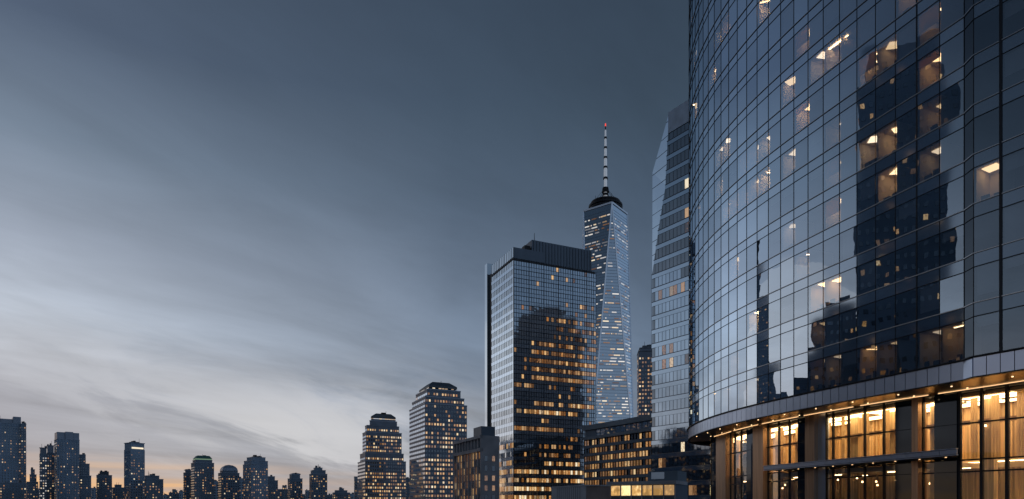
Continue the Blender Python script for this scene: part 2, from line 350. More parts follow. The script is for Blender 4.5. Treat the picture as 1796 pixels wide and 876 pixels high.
WM = {}
def window_mesh(w, h, m, d=.14):
    key = (round(w, 3), round(h, 3), m.name)
    if key not in WM:
        me = bpy.data.meshes.new('window'); a, b = w / 2, h / 2
        v = [(-a, 0, -b), (a, 0, -b), (a, 0, b), (-a, 0, b), (-a, -d, -b), (a, -d, -b), (a, -d, b), (-a, -d, b)]
        me.from_pydata(v, [], [(4, 5, 6, 7), (0, 4, 7, 3), (1, 2, 6, 5), (3, 7, 6, 2), (0, 1, 5, 4)]); me.materials.append(m); me.update(); WM[key] = me
    return WM[key]
class Windows:
    """collects a building's windows; the hundred that show best become parts, the rest one part"""
    def __init__(s): s.w = []
    def add(s, c, u, w, h, m, front=True): s.w.append((c, u, w, h, m, front))
    def grid(s, p, u, L, z0, z1, bw, fh, ww, wh, pick, front=True, frame=None):
        nb = max(1, int(round(L / bw))); nf = max(1, int((z1 - z0) / fh)); bw = L / nb
        for k in range(nf):
            for i in range(nb):
                m = pick((i + .5) / nb, k, nf)
                if m is None: continue
                x, y = add(p, u, (i + .5) * bw); s.add((x, y, z0 + (k + .55) * fh), u, min(ww, bw * .9), wh, m, front)
    def build(s, parent, limit=100, d=.14):
        o0 = parent_world(parent)
        def score(q):
            c = q[0]; px = CX + FP * c[0] / c[1]; py = HY - FP * (c[2] - CAMH) / c[1]
            vis = q[5] and -10 < px < 1806 and -10 < py < 880
            return (vis, q[4].name.find('lit') >= 0, q[2] * q[3] / c[1])
        q = sorted(s.w, key=score, reverse=True)
        for c, u, w, h, m, fr in q[:limit]:
            o = bpy.data.objects.new('window', window_mesh(w, h, m, d)); C.objects.link(o); o.parent = parent
            o.location = (c[0] - o0[0], c[1] - o0[1], c[2] - o0[2]); o.rotation_euler = (0, 0, math.atan2(u[1], u[0]))
        rest = q[limit:]
        if rest:
            b = MB(); mats = []
            for c, u, w, h, m, fr in rest:
                if m not in mats: mats.append(m)
                n = (u[1], -u[0]); mi = mats.index(m); a, t = w / 2, h / 2
                A = [(c[0] + u[0] * sx * a + n[0] * e, c[1] + u[1] * sx * a + n[1] * e, c[2] + sz * t) for e in (0, d) for sx, sz in ((-1, -1), (1, -1), (1, 1), (-1, 1))]
                i = len(b.v); b.v += A
                for f in ((4, 5, 6, 7), (0, 4, 7, 3), (1, 2, 6, 5), (3, 7, 6, 2), (0, 1, 5, 4)): b.f.append(tuple(i + k for k in f)); b.mi.append(mi)
            b.build('window', mats, parent, kind='stuff')

def solve(c, u, px):
    """how far along u from c (plan) the line comes to photo column px"""
    t = (px - CX) / FP; return (t * c[1] - c[0]) / (u[0] - t * u[1])
def at(px, z): return ((px - CX) / FP * z, z)
def hgt(py, z): return (HY - py) / FP * z + CAMH
def footprint(pxc, px0, px1, z, ratio=1.0):
    """near corner on column pxc, left end on px0, right end on px1; turn it until depth = ratio x width"""
    c = at(pxc, z); best = None
    for a in np.radians(np.arange(-75, 76, .5)):
        u = (math.cos(a), math.sin(a)); v = (-u[1], u[0])
        if abs(u[0] - (px1 - CX) / FP * u[1]) < 1e-3 or abs(v[0] - (px0 - CX) / FP * v[1]) < 1e-3: continue
        lu, lv = solve(c, u, px1), solve(c, v, px0)
        if lu <= 0 or lv <= 0 or lu > 400 or lv > 400: continue
        e = abs(math.log(lv / lu / ratio))
        if best is None or e < best[0]: best = (e, u, v, lu, lv)
    return c, best[1], best[2], best[3], best[4]
def rect(c, u, v, a0, a1, b0, b1): return [add(add(c, u, a), v, b) for a, b in ((a0, b0), (a1, b0), (a1, b1), (a0, b1))]

# ------------------------------------------------------------------ ground
gb = MB(); gb.quad((-9000, -3000, 0), (9000, -3000, 0), (9000, 12000, 0), (-9000, 12000, 0)); struct('ground', gb, mt['ground'])

# ------------------------------------------------------------------ the curved glass tower, with its wing and its lobby
def walk(kx, ky, x0, z0, S, ds=.05):
    s = np.arange(0, S, ds); th = np.radians(np.interp(s, kx, ky))
    X = x0 + np.concatenate([[0], np.cumsum(-np.sin(th) * ds)])[:-1]; Y = z0 + np.concatenate([[0], np.cumsum(np.cos(th) * ds)])[:-1]
    return s, X, Y, th
cs, cX, cY, cT = walk([0, 11.6, 15.6, 20, 24, 28.1, 33, 40.2, 46, 52, 57, 62, 68, 74, 82], [22, 20.5, 19.5, 18.3, 16.6, 14.3, 10.8, 4.5, -1, -8, -17, -32, -58, -86, -90], 40.4, 59.6, 82)
def cp(s, off=0):
    t = np.interp(s, cs, cT); return (float(np.interp(s, cs, cX) + off * math.cos(t)), float(np.interp(s, cs, cY) + off * math.sin(t)))
BAY = 2.27
NB = 36
front = [cp(i * BAY) for i in range(NB)]                     # corner by the notch first, then round the nose
W0 = at(1707.6, 58.3)
WU = (math.sin(R(30)), -math.cos(R(30)))                      # the wing runs on towards us
wing = [add(W0, WU, 2.1 * i) for i in range(9)]
F0, F1, L1, FLR, NFL, SP = 11.4, 13.15, 17.85, 4.33, 21, 1.2
TOP = L1 + FLR * (NFL - 1)
back = [(front[-1][0] + 2, front[-1][1] + 1), (86, 116), (92, 70), (wing[-1][0] + 26, wing[-1][1] + 13)]
outline = ccw(wing[::-1] + front + back)
tower = thing('curved_glass_tower', 'huge curved blue glass office tower with glowing amber lobby below', 'skyscraper', 40, 72)
# panes are counted from the notch leftwards: runs of (P, Q) seen from outside left to right
runs = [(front[i + 1], front[i]) for i in range(NB - 1)] + [(front[0], W0)] + [(wing[i], wing[i + 1]) for i in range(8)]
NRUN = len(runs)
def pxz(p): return CX + FP * p[0] / p[1]
def vis_run(i): return i <= 24 or i >= NB - 1
lev = [(F1, L1 - SP)] + [(L1 + FLR * k, L1 + FLR * (k + 1) - SP) for k in range(NFL - 1)]   # vision strips
def cell(px, py):
    """bay and floor under a photo point"""
    for i in range(NRUN):
        if not vis_run(i): continue
        P, Q = runs[i]
        a, b = pxz(P), pxz(Q)
        if a <= px < b:
            t = (px - a) / (b - a); y = P[1] + (Q[1] - P[1]) * t; h = (HY - py) / FP * y
            k = 0 if h < L1 - SP / 2 else int((h - L1 + SP * .4) / FLR) + 1
            return (i, min(max(k, 0), NFL - 1))
lit_px = {(1330, 45): 1, (1407, 46): .7, (1463, 105): 1.3, (1433, 137): 1, (1380, 180): .8, (1405, 220): 1.2, (1620, 137): .9, (1530, 130): .35, (1550, 108): .4, (1553, 256): .9,
          (1523, 275): .7, (1555, 330): .9, (1463, 382): 1.1, (1463, 510): 1.1, (1437, 522): 1.2, (1270, 388): .9, (1278, 382): .9, (1258, 352): .8, (1336, 273): .8, (1322, 288): .5,
          (1331, 340): .7, (1467, 250): .4, (1390, 428): .4, (1268, 52): .9, (1260, 80): .9, (1252, 105): .8, (1270, 240): .8, (1390, 298): .5, (1735, 320): .45, (1600, 12): .4, (1640, 6): .35,
          (1263, 270): .5, (1300, 272): .4, (1318, 345): .5, (1290, 372): .6, (1284, 490): .6, (1470, 310): .4, (1410, 432): .35, (1620, 310): .35, (1640, 225): .3, 
          (1440, 610): .2, (1312, 585): .5, (1300, 690): .3, (1320, 690): .25, (1270, 705): .3, (1420, 675): .12, (1455, 668): .2, (1520, 650): .12, (1545, 645): .16, (1655, 625): .22, (1625, 630): .16, (1250, 720): .6, (1285, 640): .4}
lit_cells = {}
for (px, py), b in lit_px.items():
    c_ = cell(px, py)
    if c_: lit_cells[c_] = b
for i in range(4, 24):                                       # a scatter of dim rooms besides
    for k in range(NFL):
        if rnd.random() < .035 and (i, k) not in lit_cells: lit_cells[(i, k)] = rnd.choice((.2, .3, .5))

panes = []; spb = MB(); nsp = MB(); mul = MB(); trim = MB(); dtrim = MB()
for i, (P, Q) in enumerate(runs):
    P_, Q_ = np.array(P), np.array(Q); L = np.linalg.norm(Q_ - P_); u = (Q_ - P_) / L; n = (u[1], -u[0])
    a, b = add(P, u, .03), add(Q, u, -.03)
    for k, (z0, z1) in enumerate(lev):
        panes.append((i, k, (a[0], a[1], Z(z0 + .06)), (b[0], b[1], Z(z0 + .06)), (b[0], b[1], Z(z1 - .05)), (a[0], a[1], Z(z1 - .05))))
        if k < NFL - 1 or True:
            (spb if i != NB - 1 else nsp).quad((a[0], a[1], Z(z1 + .05)), (b[0], b[1], Z(z1 + .05)), (b[0], b[1], Z(z1 + SP - .06)), (a[0], a[1], Z(z1 + SP - .06)))
        A, B = add(P, n, .03), add(Q, n, .03)
        trim.beam((*A, Z(z1 + SP)), (*B, Z(z1 + SP)), .11, .075)
        dtrim.beam((*A, Z(z1)), (*B, Z(z1)), .05, .045)
    mul.post(P[0] + n[0] * .02, P[1] + n[1] * .02, Z(F1), Z(TOP + .6), tuple(u), .04 if i != 1 else .12, .05)
mul.post(*add(wing[-1], WU, .0), Z(F1), Z(TOP), WU, .1, .14)
mul.post(*add(wing[1], (WU[1], -WU[0]), .0), Z(F1), Z(TOP), WU, .2, .18)
# the hundred panes that show largest are windows of their own, the rest one part
def parea(p):
    q = [(CX + FP * v[0] / v[1], HY - FP * (v[2] - CAMH) / v[1]) for v in p[2:]]
    if not vis_run(p[0]): return 0
    w = max(0, min(1796, q[1][0]) - max(0, q[0][0])); y0 = min(v[1] for v in q); y1 = max(v[1] for v in q)
    return w * max(0, min(876, y1) - max(0, y0))
panes.sort(key=parea, reverse=True)
notch = MB()
for p in [q for q in panes if q[0] == NB - 1]: notch.quad(*p[2:])
notch.v, notch.f, notch.mi = notch.v + nsp.v, notch.f + [tuple(k + len(notch.v) for k in f) for f in nsp.f], notch.mi + nsp.mi
notch.build('notch_panel', mt['darkpanel'], tower)  # dull dark glass puts the recess's dark reflection into its colour
panes = [q for q in panes if q[0] != NB - 1]
for p in panes[:100]:
    b = MB(); b.quad(*p[2:]); b.build('window', mt['vision'], tower)
b = MB()
for p in panes[100:]: b.quad(*p[2:])
b.build('window', mt['vision'], tower, kind='stuff')
spb.build('spandrel_panel', mt['spandrel'], tower); mul.build('mullion', mt['mullion'], tower); trim.build('sill_trim', mt['trim'], tower); dtrim.build('transom', mt['mullion'], tower)
# floors, core, roof
sl = MB(); inn = [add(p, (0, 0)) for p in outline]
ring = inset(outline, .22)
core_d = 5.5
for k in range(NFL + 1):
    z = F1 - .25 if k == 0 else L1 + FLR * (k - 1) - SP + .04
    sl.prism(ring, Z(z), Z(z + (.2 if k == 0 else SP - .08)))
sl.build('floor_slab', mt['slab'], tower)
cb = MB(); cq = [cp(s, core_d) for s in (2, 12, 22, 30, 38, 46)]
corep = ccw([(54, 54), (48.6, 60.5)] + cq + [(48, 106), (76, 106), (80, 66)])
cb.prism(corep, Z(F1), Z(TOP + 3)); cb.build('core_wall', mt['core'], tower)
bk = MB(); bp = [front[-1]] + back + [wing[-1]]                 # glazed back and end walls
for P, Q in zip(bp, bp[1:]): bk.quad((*Q, Z(F0)), (*P, Z(F0)), (*P, Z(TOP + .3)), (*Q, Z(TOP + .3))); bk.quad((*Q, 0), (*P, 0), (*P, Z(F0)), (*Q, Z(F0))) if P not in (back[-1],) else None
bk.build('rear_wall', mt['curtain'], tower)
rb = MB(); rb.prism(inset(outline, .1), Z(TOP + .1), Z(TOP + .9)); rb.build('roof', mt['roof'], tower)
# lit rooms behind their windows
for (i, k), b_ in sorted(lit_cells.items()):
    P, Q = runs[i]; u = np.array(Q) - np.array(P); L = np.linalg.norm(u); u = u / L; n = (u[1], -u[0]); z0, z1 = lev[k]
    a, c = add(P, u, .08), add(Q, u, -.08); D = rnd.uniform(2.3, 3.9)
    fa, fc = add(a, n, -.30), add(c, n, -.30); ba, bc = add(a, n, -D), add(c, n, -D)
    m = MB(); e = .12
    m.quad((*ba, Z(z0)), (*bc, Z(z0)), (*bc, Z(z1)), (*ba, Z(z1)))
    m.quad((*fa, Z(z0)), (*ba, Z(z0)), (*ba, Z(z1)), (*fa, Z(z1))); m.quad((*bc, Z(z0)), (*fc, Z(z0)), (*fc, Z(z1)), (*bc, Z(z1)))
    m.quad((*fa, Z(z1 - .01)), (*ba, Z(z1 - .01)), (*bc, Z(z1 - .01)), (*fc, Z(z1 - .01))); m.quad((*fa, Z(z0 + .02)), (*fc, Z(z0 + .02)), (*bc, Z(z0 + .02)), (*ba, Z(z0 + .02)), 1)
    # low things along the sill: a ledge and monitors
    x = .2
    while x < L - .5:
        w = rnd.uniform(.25, .7); hh = rnd.uniform(.35, 1.0); q = add(add(a, u, x + w / 2), n, -rnd.uniform(.7, 1.1)); m.post(q[0], q[1], Z(z0), Z(z0 + hh), tuple(u), w, .2, 1); x += w + rnd.uniform(.1, .5)
    r_ = m.build('office_room', [mt['room'], mt['core']], tower)
    b_ *= 1 + (max(0, i - 8) * .13 if i < 26 else 0)
    ang = rnd.choice((0, 1.57, .4, -.5)) + rnd.uniform(-.15, .15); mid = add(add(a, u, L / 2), n, -D * rnd.uniform(.3, .6))
    wide = rnd.random() < .7; lw, ll = (rnd.uniform(.9, 1.5), rnd.uniform(.5, .8)) if wide else (.14, .7)
    for t in rnd.choice(((0,), (-.2,), (.15,))) if wide else rnd.choice(((-.5, .4), (0,), (-.4, .1, .55))):
        d_ = (u[0] * math.sin(ang) + n[0] * math.cos(ang), u[1] * math.sin(ang) + n[1] * math.cos(ang)); q = add(mid, u, t * L * .5)
        lm = MB(); lm.beam((*add(q, d_, -ll), Z(z1 - .07)), (*add(q, d_, ll), Z(z1 - .07)), lw, .05)
        hue = rnd.choice(((1, .60, .26), (1, .66, .34), (1, .74, .48))); key = 'room_lamp_%02d_%d_%d' % (round(b_ * 20), wide, round(hue[1] * 100))
        if key not in mt: mt[key] = emitter(key, hue, (6.0 if wide else 34) * b_)
        lm.build('ceiling_light', mt[key], r_)
    if rnd.random() < .4 and (i < 9 or i > 26):              # a blind let part of the way down
        d = rnd.choice((.25, .4, .55)) * (z1 - z0); bl = MB(); p_, q_ = add(a, n, -.2), add(c, n, -.2); bl.beam((*p_, Z(z1 - .05 - d / 2)), (*q_, Z(z1 - .05 - d / 2)), .03, d); bl.build('roller_blind', mt['drape'], tower)
# roller blinds let down to different heights
for i in list(range(0, 24)) + list(range(NB, NB + 3)):
    for k in range(0, 13):
        if (i, k) in lit_cells or rnd.random() > .38: continue
        P, Q = runs[i]; u = np.array(Q) - np.array(P); L = np.linalg.norm(u); u = u / L; n = (u[1], -u[0]); z0, z1 = lev[k]
        a, c = add(add(P, u, .12), n, -.35), add(add(Q, u, -.12), n, -.35); d = rnd.choice((.25, .4, .6, .8, 1.0)) * (z1 - z0 - .1)
        m = MB(); m.beam((*a, Z(z1 - .05 - d / 2)), (*c, Z(z1 - .05 - d / 2)), .03, d); m.build('roller_blind', mt['blind'], tower)
# fascia over the lobby
fb_ = MB(); fj = MB()
for i, (P, Q) in enumerate(runs):
    u = np.array(Q) - np.array(P); L = np.linalg.norm(u); u = u / L; n = (u[1], -u[0]); h = 2 if i != NB - 1 else 1
    for j in range(h):
        a, b = add(add(P, u, L * j / h + .03), n, .10), add(add(P, u, L * (j + 1) / h - .03), n, .10)
        a2, b2 = add(a, n, -.3), add(b, n, -.3)
        fb_.prism(ccw([a, b, b2, a2]), Z(F0), Z(F1 - .12))
    A, B = add(P, n, .16), add(Q, n, .16)
    fj.beam((*A, Z(F1 - .03)), (*B, Z(F1 - .03)), .4, .10); fj.beam((*add(P, n, .04), Z(F0 - .06)), (*add(Q, n, .04), Z(F0 - .06)), .36, .10)
    fj.beam((*add(P, n, -.12), Z((F0 + F1) / 2)), (*add(Q, n, -.12), Z((F0 + F1) / 2)), .2, F1 - F0 - .2)
fb_.build('fascia_panel', mt['fascia'], tower); fj.build('fascia_edge', mt['mullion'], tower)

# ---- lobby
def lp(s, extra=0):
    """plan of the lobby glass: the curve drawn in, running straight on under the wing"""
    off = float(np.interp(s, [-16, 0, 6, 12, 46, 58, 66], [6.4, 5.9, 5.4, 4.8, 4.6, 3.2, 2.5])) + extra
    if s >= 0: return cp(s, off)
    p = cp(0, off); return (p[0] + math.sin(R(22)) * -s, p[1] - math.cos(R(22)) * -s)
_ss = np.arange(-16, 62, .05); _px = [pxz(lp(s)) for s in _ss]; _imin = int(np.argmin(_px))
def s_at(px): return float(np.interp(-px, [-v for v in _px[:_imin]], _ss[:_imin])) if px > _px[_imin] else float(_ss[_imin])
S0, S1 = -15.5, 62
sof = MB(); so_s = list(np.arange(0, 60, 1.5))
for a, b in zip(so_s, so_s[1:]):
    P, Q, p, q = cp(a, .1), cp(b, .1), lp(a, .2), lp(b, .2)
    sof.quad((*P, Z(F0 - .02)), (*p, Z(F0 - .02)), (*q, Z(F0 - .02)), (*Q, Z(F0 - .02)))
wd = [-15.5, -11, -7, -3, 0]
wp = [wing[8], wing[6], wing[4], wing[2], W0]
for k in range(4):
    sof.quad((*wp[k], Z(F0 - .02)), (*lp(wd[k], .2), Z(F0 - .02)), (*lp(wd[k + 1], .2), Z(F0 - .02)), (*wp[k + 1], Z(F0 - .02)))
sof.quad((*W0, Z(F0 - .02)), (*lp(0, .2), Z(F0 - .02)), (*cp(0, .1), Z(F0 - .02)), (*cp(0, .05), Z(F0 - .02)))
sof.build('soffit', mt['soffit'], tower)
for s in np.arange(-13, 50, 5.2):
    for off in (-1.4, -3.6):
        q = lp(s, off); d = MB(); d.cyl(q[0], q[1], Z(F0 - .06), Z(F0 - .03), .08, n=10); d.build('soffit_downlight', mt['down'], tower)
segs = [(1251, 1264, 'dark'), (1264, 1281, 'bronze'), (1281, 1312, 'glass', 1289, 1300), (1312, 1329, 'dark'), (1329, 1347, 'bronze'), (1347, 1402, 'glass', 1366, 1384.5),
        (1402, 1420.5, 'dark'), (1420.5, 1436, 'bronze'), (1436, 1449, 'metal'), (1449, 1573, 'glass', 1461, 1488, 1516.4, 1550), (1573, 1608, 'dark'), (1608, 1619, 'bronze'), (1619, 1641.5, 'glass'), (1641.5, 1681, 'dark')]
GB = -CAMH + .02
HM = [8.15, 4.6, 3.45, .2]
gm = MB()
def lobby_glass(sa, sb, name='lobby_window'):
    """one glazed stretch from sa (left) to sb (right, smaller s)"""
    N = max(1, int(abs(sa - sb) / 1.2)); m = MB(); ss = np.linspace(sa, sb, N + 1)
    for a, b in zip(ss, ss[1:]):
        p, q = lp(a), lp(b); m.quad((*p, Z(GB)), (*q, Z(GB)), (*q, Z(F0 - .05)), (*p, Z(F0 - .05)))
        for h in HM: gm.beam((*lp(a, -.04), Z(h)), (*lp(b, -.04), Z(h)), .14, .15)
    m.build(name, mt['lobbyglass'], tower)
def mull(s, w=.12):
    p, q = lp(s), lp(s - .1); u = np.array(q) - np.array(p); u /= np.linalg.norm(u); o = lp(s, .06); gm.post(o[0], o[1], Z(GB), Z(F0 - .03), tuple(u), w, .32)
def upright(sa, sb, m, out, name):
    b = MB(); N = max(1, int(abs(sa - sb) / 1.2)); ss = np.linspace(sa, sb, N + 1)
    poly = [lp(s, -out) for s in ss] + [lp(s, .5) for s in ss[::-1]]
    b.prism(ccw(poly), Z(GB), Z(F0 - .04)); return b.build(name, m, tower)
for sg in segs:
    sa, sb = s_at(sg[0]), s_at(sg[1])
    if sg[2] == 'glass':
        lobby_glass(sa, sb); [mull(s_at(x)) for x in sg[3:]]; mull(sa); mull(sb)
    elif sg[2] == 'dark':
        upright(sa, sb, mt['darkpanel'], .25, 'dark_glass_panel')
        for h in HM[:3]: gm.beam((*lp(sa, -.27), Z(h)), (*lp(sb, -.27), Z(h)), .06, .05)
        mull(sa, .14)
    elif sg[2] == 'bronze': upright(sa, sb, mt['bronze'], .75, 'bronze_column')
    else: upright(sa, sb, mt['fascia'], .12, 'metal_panel')
sR = s_at(1681)
lobby_glass(sR, S0); 
for x in (1683, 1721.5, 1766): mull(s_at(x), .26)
for s in np.arange(s_at(1766) - 2.9, S0, -2.9): mull(s, .26)
sL = s_at(1251); lobby_glass(S1 - 6, sL)
for s in np.arange(sL + 1.6, S1 - 6, 1.7): mull(s, .1)
gm.build('lobby_mullion', mt['mullion'], tower)
# inside: ceiling, mezzanine, floor, wood lined back wall, strip lamps
DEP = 8.0
ss = np.linspace(S1 - 7, S0, 64)
def strip(h, o0, o1, sa=None, sb=None, th=.3):
    b = MB(); q = [s for s in ss if (sa is None or s <= sa) and (sb is None or s >= sb)]
    for a, c in zip(q, q[1:]):
        b.prism(ccw([lp(a, o0), lp(c, o0), lp(c, o1), lp(a, o1)]), Z(h - th), Z(h))
    return b
strip(F0 - .3, .25, DEP).build('lobby_ceiling', mt['ceiling'], tower)
strip(4.55, .6, DEP, None, sR + 1.2, .55).build('mezzanine_floor', mt['ceiling'], tower)
strip(GB + .05, .2, DEP, th=.05).build('lobby_floor', mt['floorst'], tower)
bw = MB(); ribs = MB()
for a, c in zip(ss, ss[1:]):
    bw.prism(ccw([lp(a, DEP), lp(c, DEP), lp(c, DEP + .3), lp(a, DEP + .3)]), Z(GB), Z(F0 - .3))
bw.build('lobby_back_wall', mt['wood'], tower)
b = strip(8.75, 2.7, 3.3, th=.4); b.build('interior_beam', mt['bronze'], tower)
b = strip(5.0, 7.2, 7.5, th=.9); b.build('gallery_parapet', mt['ceiling'], tower)
for s in np.arange(S0, S1 - 7, .62):
    if rnd.random() < .8:
        p = lp(s, DEP - .08); q = lp(s + .1, DEP - .08); u = np.array(q) - np.array(p); u /= np.linalg.norm(u); ribs.post(p[0], p[1], Z(GB), Z(F0 - .6), tuple(u), rnd.choice((.12, .2, .3)), rnd.choice((.1, .2, .3)))
ribs.build('wood_rib', mt['wood'], tower)
for s in np.arange(-12, 52, 5.2):                            # wood clad piers a little way in
    p = lp(s, 3.4); q = lp(s + .1, 3.4); u = np.array(q) - np.array(p); u /= np.linalg.norm(u); b = MB(); b.post(p[0], p[1], Z(GB), Z(F0 - .65), tuple(u), 1.1, .7); b.build('lobby_pier', mt['wood'], tower)
for o, w in ((1.3, .16), (3.4, .16), (5.0, .2)):
    b = MB(); q = list(ss)
    for j, (a, c) in enumerate(zip(q, q[1:])):
        if (j + int(o * 3)) % 9 < 7: b.beam((*lp(a, o), Z(F0 - .66)), (*lp(c, o), Z(F0 - .66)), w, .06)
    b.build('ceiling_strip_light', mt['lampw'], tower)
b = MB()
for a, c in zip(ss, ss[1:]):
    b.beam((*lp(a, DEP - .75), Z(4.75)), (*lp(c, DEP - .75), Z(4.75)), .18, .06)
b.build('wall_fill_light', mt['lampw'], tower)  # added fill strips that brighten the back wall
b = MB()
for j, s in enumerate(np.arange(-13, 50, 2.2)):
    b.beam((*lp(s, -.75), Z(F0 - .06)), (*lp(s + (2.2 if j % 4 else 1.2), -.75), Z(F0 - .06)), .09, .04)
b.build('soffit_strip_light', mt['sofl'], tower)
for o in (2.3, 6.2):  # added glowing panels that brighten the lobby, not real fixtures
    b = MB()
    for j, (a, c) in enumerate(zip(ss, ss[1:])):
        if j % 5 < 4: b.beam((*lp(a, o), Z(F0 - .63)), (*lp(c, o), Z(F0 - .63)), 1.5, .05)
    b.build('ceiling_fill_panel', mt['fillglow'], tower)
b = MB()
for o in (2.2, 6.2):
    for j, (a, c) in enumerate(zip(ss, ss[1:])):
        if a > sR + 1.2 and j % 7 == 2: b.beam((*lp(a, o), Z(3.92)), (*lp(c, o), Z(3.92)), .10, .06)
b.build('ground_floor_lamp', mt['lampw'], tower)
# curtains drawn across parts of the back of the glass
for px0, px1 in ((1356, 1362), (1392, 1400), (1300, 1306), (1464, 1470), (1500, 1512), (1535, 1548), (1726, 1740), (1771, 1790), (1690, 1702)):
    sa, sb = s_at(px0), s_at(px1); N = max(4, int(abs(sa - sb) / .12)); b = MB(); q = np.linspace(sa, sb, N + 1)
    for j, (a, c) in enumerate(zip(q, q[1:])):
        o = 1.0 + (.07 if j % 2 else 0); o2 = 1.0 + (0 if j % 2 else .07)
        b.quad((*lp(a, o), Z(4.7)), (*lp(c, o2), Z(4.7)), (*lp(c, o2), Z(F0 - .7)), (*lp(a, o), Z(F0 - .7)))
    b.build('curtain', mt['drape'], tower)
# entrance canopy
HC = 5.45; K0 = at(1340, 1170 * HC / (HY - 817.5)); K1 = at(1680, 1170 * HC / (HY - 786.5))
ku = np.array(K1) - np.array(K0); KL = np.linalg.norm(ku); ku /= KL; kn_ = (ku[1], -ku[0])
b = MB(); w0, w1 = add(K0, kn_, -6.6), lp(s_at(1683), -.25)
b.prism(ccw([K0, K1, w1, w0]), Z(HC - .62), Z(HC - .06)); can = b.build('entrance_canopy', mt['darkwall'], tower)
b = MB(); N = 15
for j in range(N):
    a, c = add(add(K0, ku, KL * j / N + .02), kn_, .04), add(add(K0, ku, KL * (j + 1) / N - .02), kn_, .04)
    b.beam((*a, Z(HC - .30)), (*c, Z(HC - .30)), .12, .40)
b.beam((*add(K0, kn_, .07), Z(HC - .03)), (*add(K1, kn_, .07), Z(HC - .03)), .3, .07); b.beam((*add(K0, kn_, .05), Z(HC - .60)), (*add(K1, kn_, .05), Z(HC - .60)), .22, .09)
b.build('canopy_fascia', mt['fascia'], can)
for j in range(9):
    q = add(add(K0, ku, KL * (j + .7) / 9.5), kn_, -1.3); b = MB(); b.cyl(q[0], q[1], Z(HC - .68), Z(HC - .63), .09, n=8); b.build('canopy_downlight', mt['sofl'], can)

# ------------------------------------------------------------------ helpers for the other buildings
def pick(p, lits=('litA', 'litB', 'litC', 'litD'), dark='darkwin', bands=None):
    def f(x, k, nf):
        q = p(x, k / nf) if callable(p) else p
        if bands and k in bands: q = bands[k]
        return mt[rnd.choice(lits)] if rnd.random() < q else (mt[dark] if dark else None)
    return f
def four(c, u, v, a0, a1, b0, b1):
    """the four faces of a box: start, direction, length, faces us"""
    A = add(add(c, u, a0), v, b0); B = add(add(c, u, a1), v, b0); D = add(add(c, u, a1), v, b1); E = add(add(c, u, a0), v, b1)
    nu, nv = (-u[0], -u[1]), (-v[0], -v[1])
    out = []
    for p, d, L in ((A, u, a1 - a0), (E, nv, b1 - b0), (B, v, b1 - b0), (D, nu, a1 - a0)):
        n = (d[1], -d[0]); mid = add(p, d, L / 2); out.append((p, d, L, n[0] * mid[0] + n[1] * mid[1] < 0))
    return out

def tower_block(name, label, group, z, pxc, tiers, wall='greywall', crown=None, lights=.2, bw=3.3, fh=3.7, ww=1.4, wh=1.6, ratio=1.0, lits=('litA', 'litB', 'litC', 'litD', 'litD', 'litD'),
                limit=60, crown_h=0, extra=None, left=None, cat='skyscraper'):
    """tiers: (left px, corner px or None, right px, top py) from the ground up; the top crown_h metres stay blind"""
    x0, xc, x1, _ = tiers[0]; xc = pxc
    c, u, v, lu, lv = footprint(xc, x0, x1, z, ratio)
    root = thing(name, label, cat, *add(add(c, u, lu / 2), v, lv / 2), 0, group)
    W_ = Windows(); zb = 0
    for j, (a, _, b, y) in enumerate(tiers):
        k = (b - a) / (x1 - x0); su = (lu * (1 - k)) * ((a - x0) / max(1e-6, (x1 - x0) - (b - a)) if (x1 - x0) - (b - a) > .01 else 0)
        a0, a1 = su, su + lu * k; d = lv * (1 - (.5 + .5 * k)); b0, b1 = d / 2, lv - d / 2
        zt = hgt(y, z)
        last = j == len(tiers) - 1; ch = crown_h if last else 0
        m = MB(); m.prism(ccw(rect(c, u, v, a0, a1, b0, b1)), zb if j == 0 else zb - .5, zt - ch); m.build('wall', mt[wall], root)
        if ch:
            m = MB(); m.prism(ccw(rect(c, u, v, a0 + .5, a1 - .5, b0 + .5, b1 - .5)), zt - ch - .3, zt); m.build('crown', mt[crown or 'crown'], root)
        cope = MB()
        for p, d_, L, fr in four(c, u, v, a0, a1, b0, b1): cope.beam((*p, zt - .4), (*add(p, d_, L), zt - .4), .7, .8)
        cope.build('parapet', mt[crown or 'crown'], root)
        for q, (p, d_, L, fr) in enumerate(four(c, u, v, a0, a1, b0, b1)):
            z0 = max(zb + 1, 2); z1 = zt - ch - 2.2
            if z1 - z0 < 4: continue
            if left and q == 1: W_.grid(p, d_, L, z0, z1, left[0], fh, left[1], left[2], left[3], fr)
            else: W_.grid(p, d_, L, z0, z1, bw, fh, ww, wh, pick(lights if fr else lights * .5, lits), fr)
        zb = zt
    W_.build(root, limit)
    rp = MB()
    for q in range(rnd.choice((1, 2, 3, 4))):
        p = add(add(c, u, a0 + (a1 - a0) * rnd.uniform(.12, .85)), v, b0 + (b1 - b0) * rnd.uniform(.1, .5)); s_ = rnd.uniform(1.5, 4)
        if rnd.random() < .3: rp.cyl(p[0], p[1], zb - .1, zb + rnd.uniform(2, 3.2), s_ * .5, n=8)
        elif rnd.random() < .25: rp.cyl(p[0], p[1], zb - .1, zb + rnd.uniform(3, 7), .25, .15, 5)
        else: rp.post(p[0], p[1], zb - .1, zb + rnd.uniform(1.0, 2.4), u, s_, s_)
    rp.build('roof_plant', mt['roof'], root)
    if extra: extra(root, c, u, v, lu, lv, zb, z)
    return root
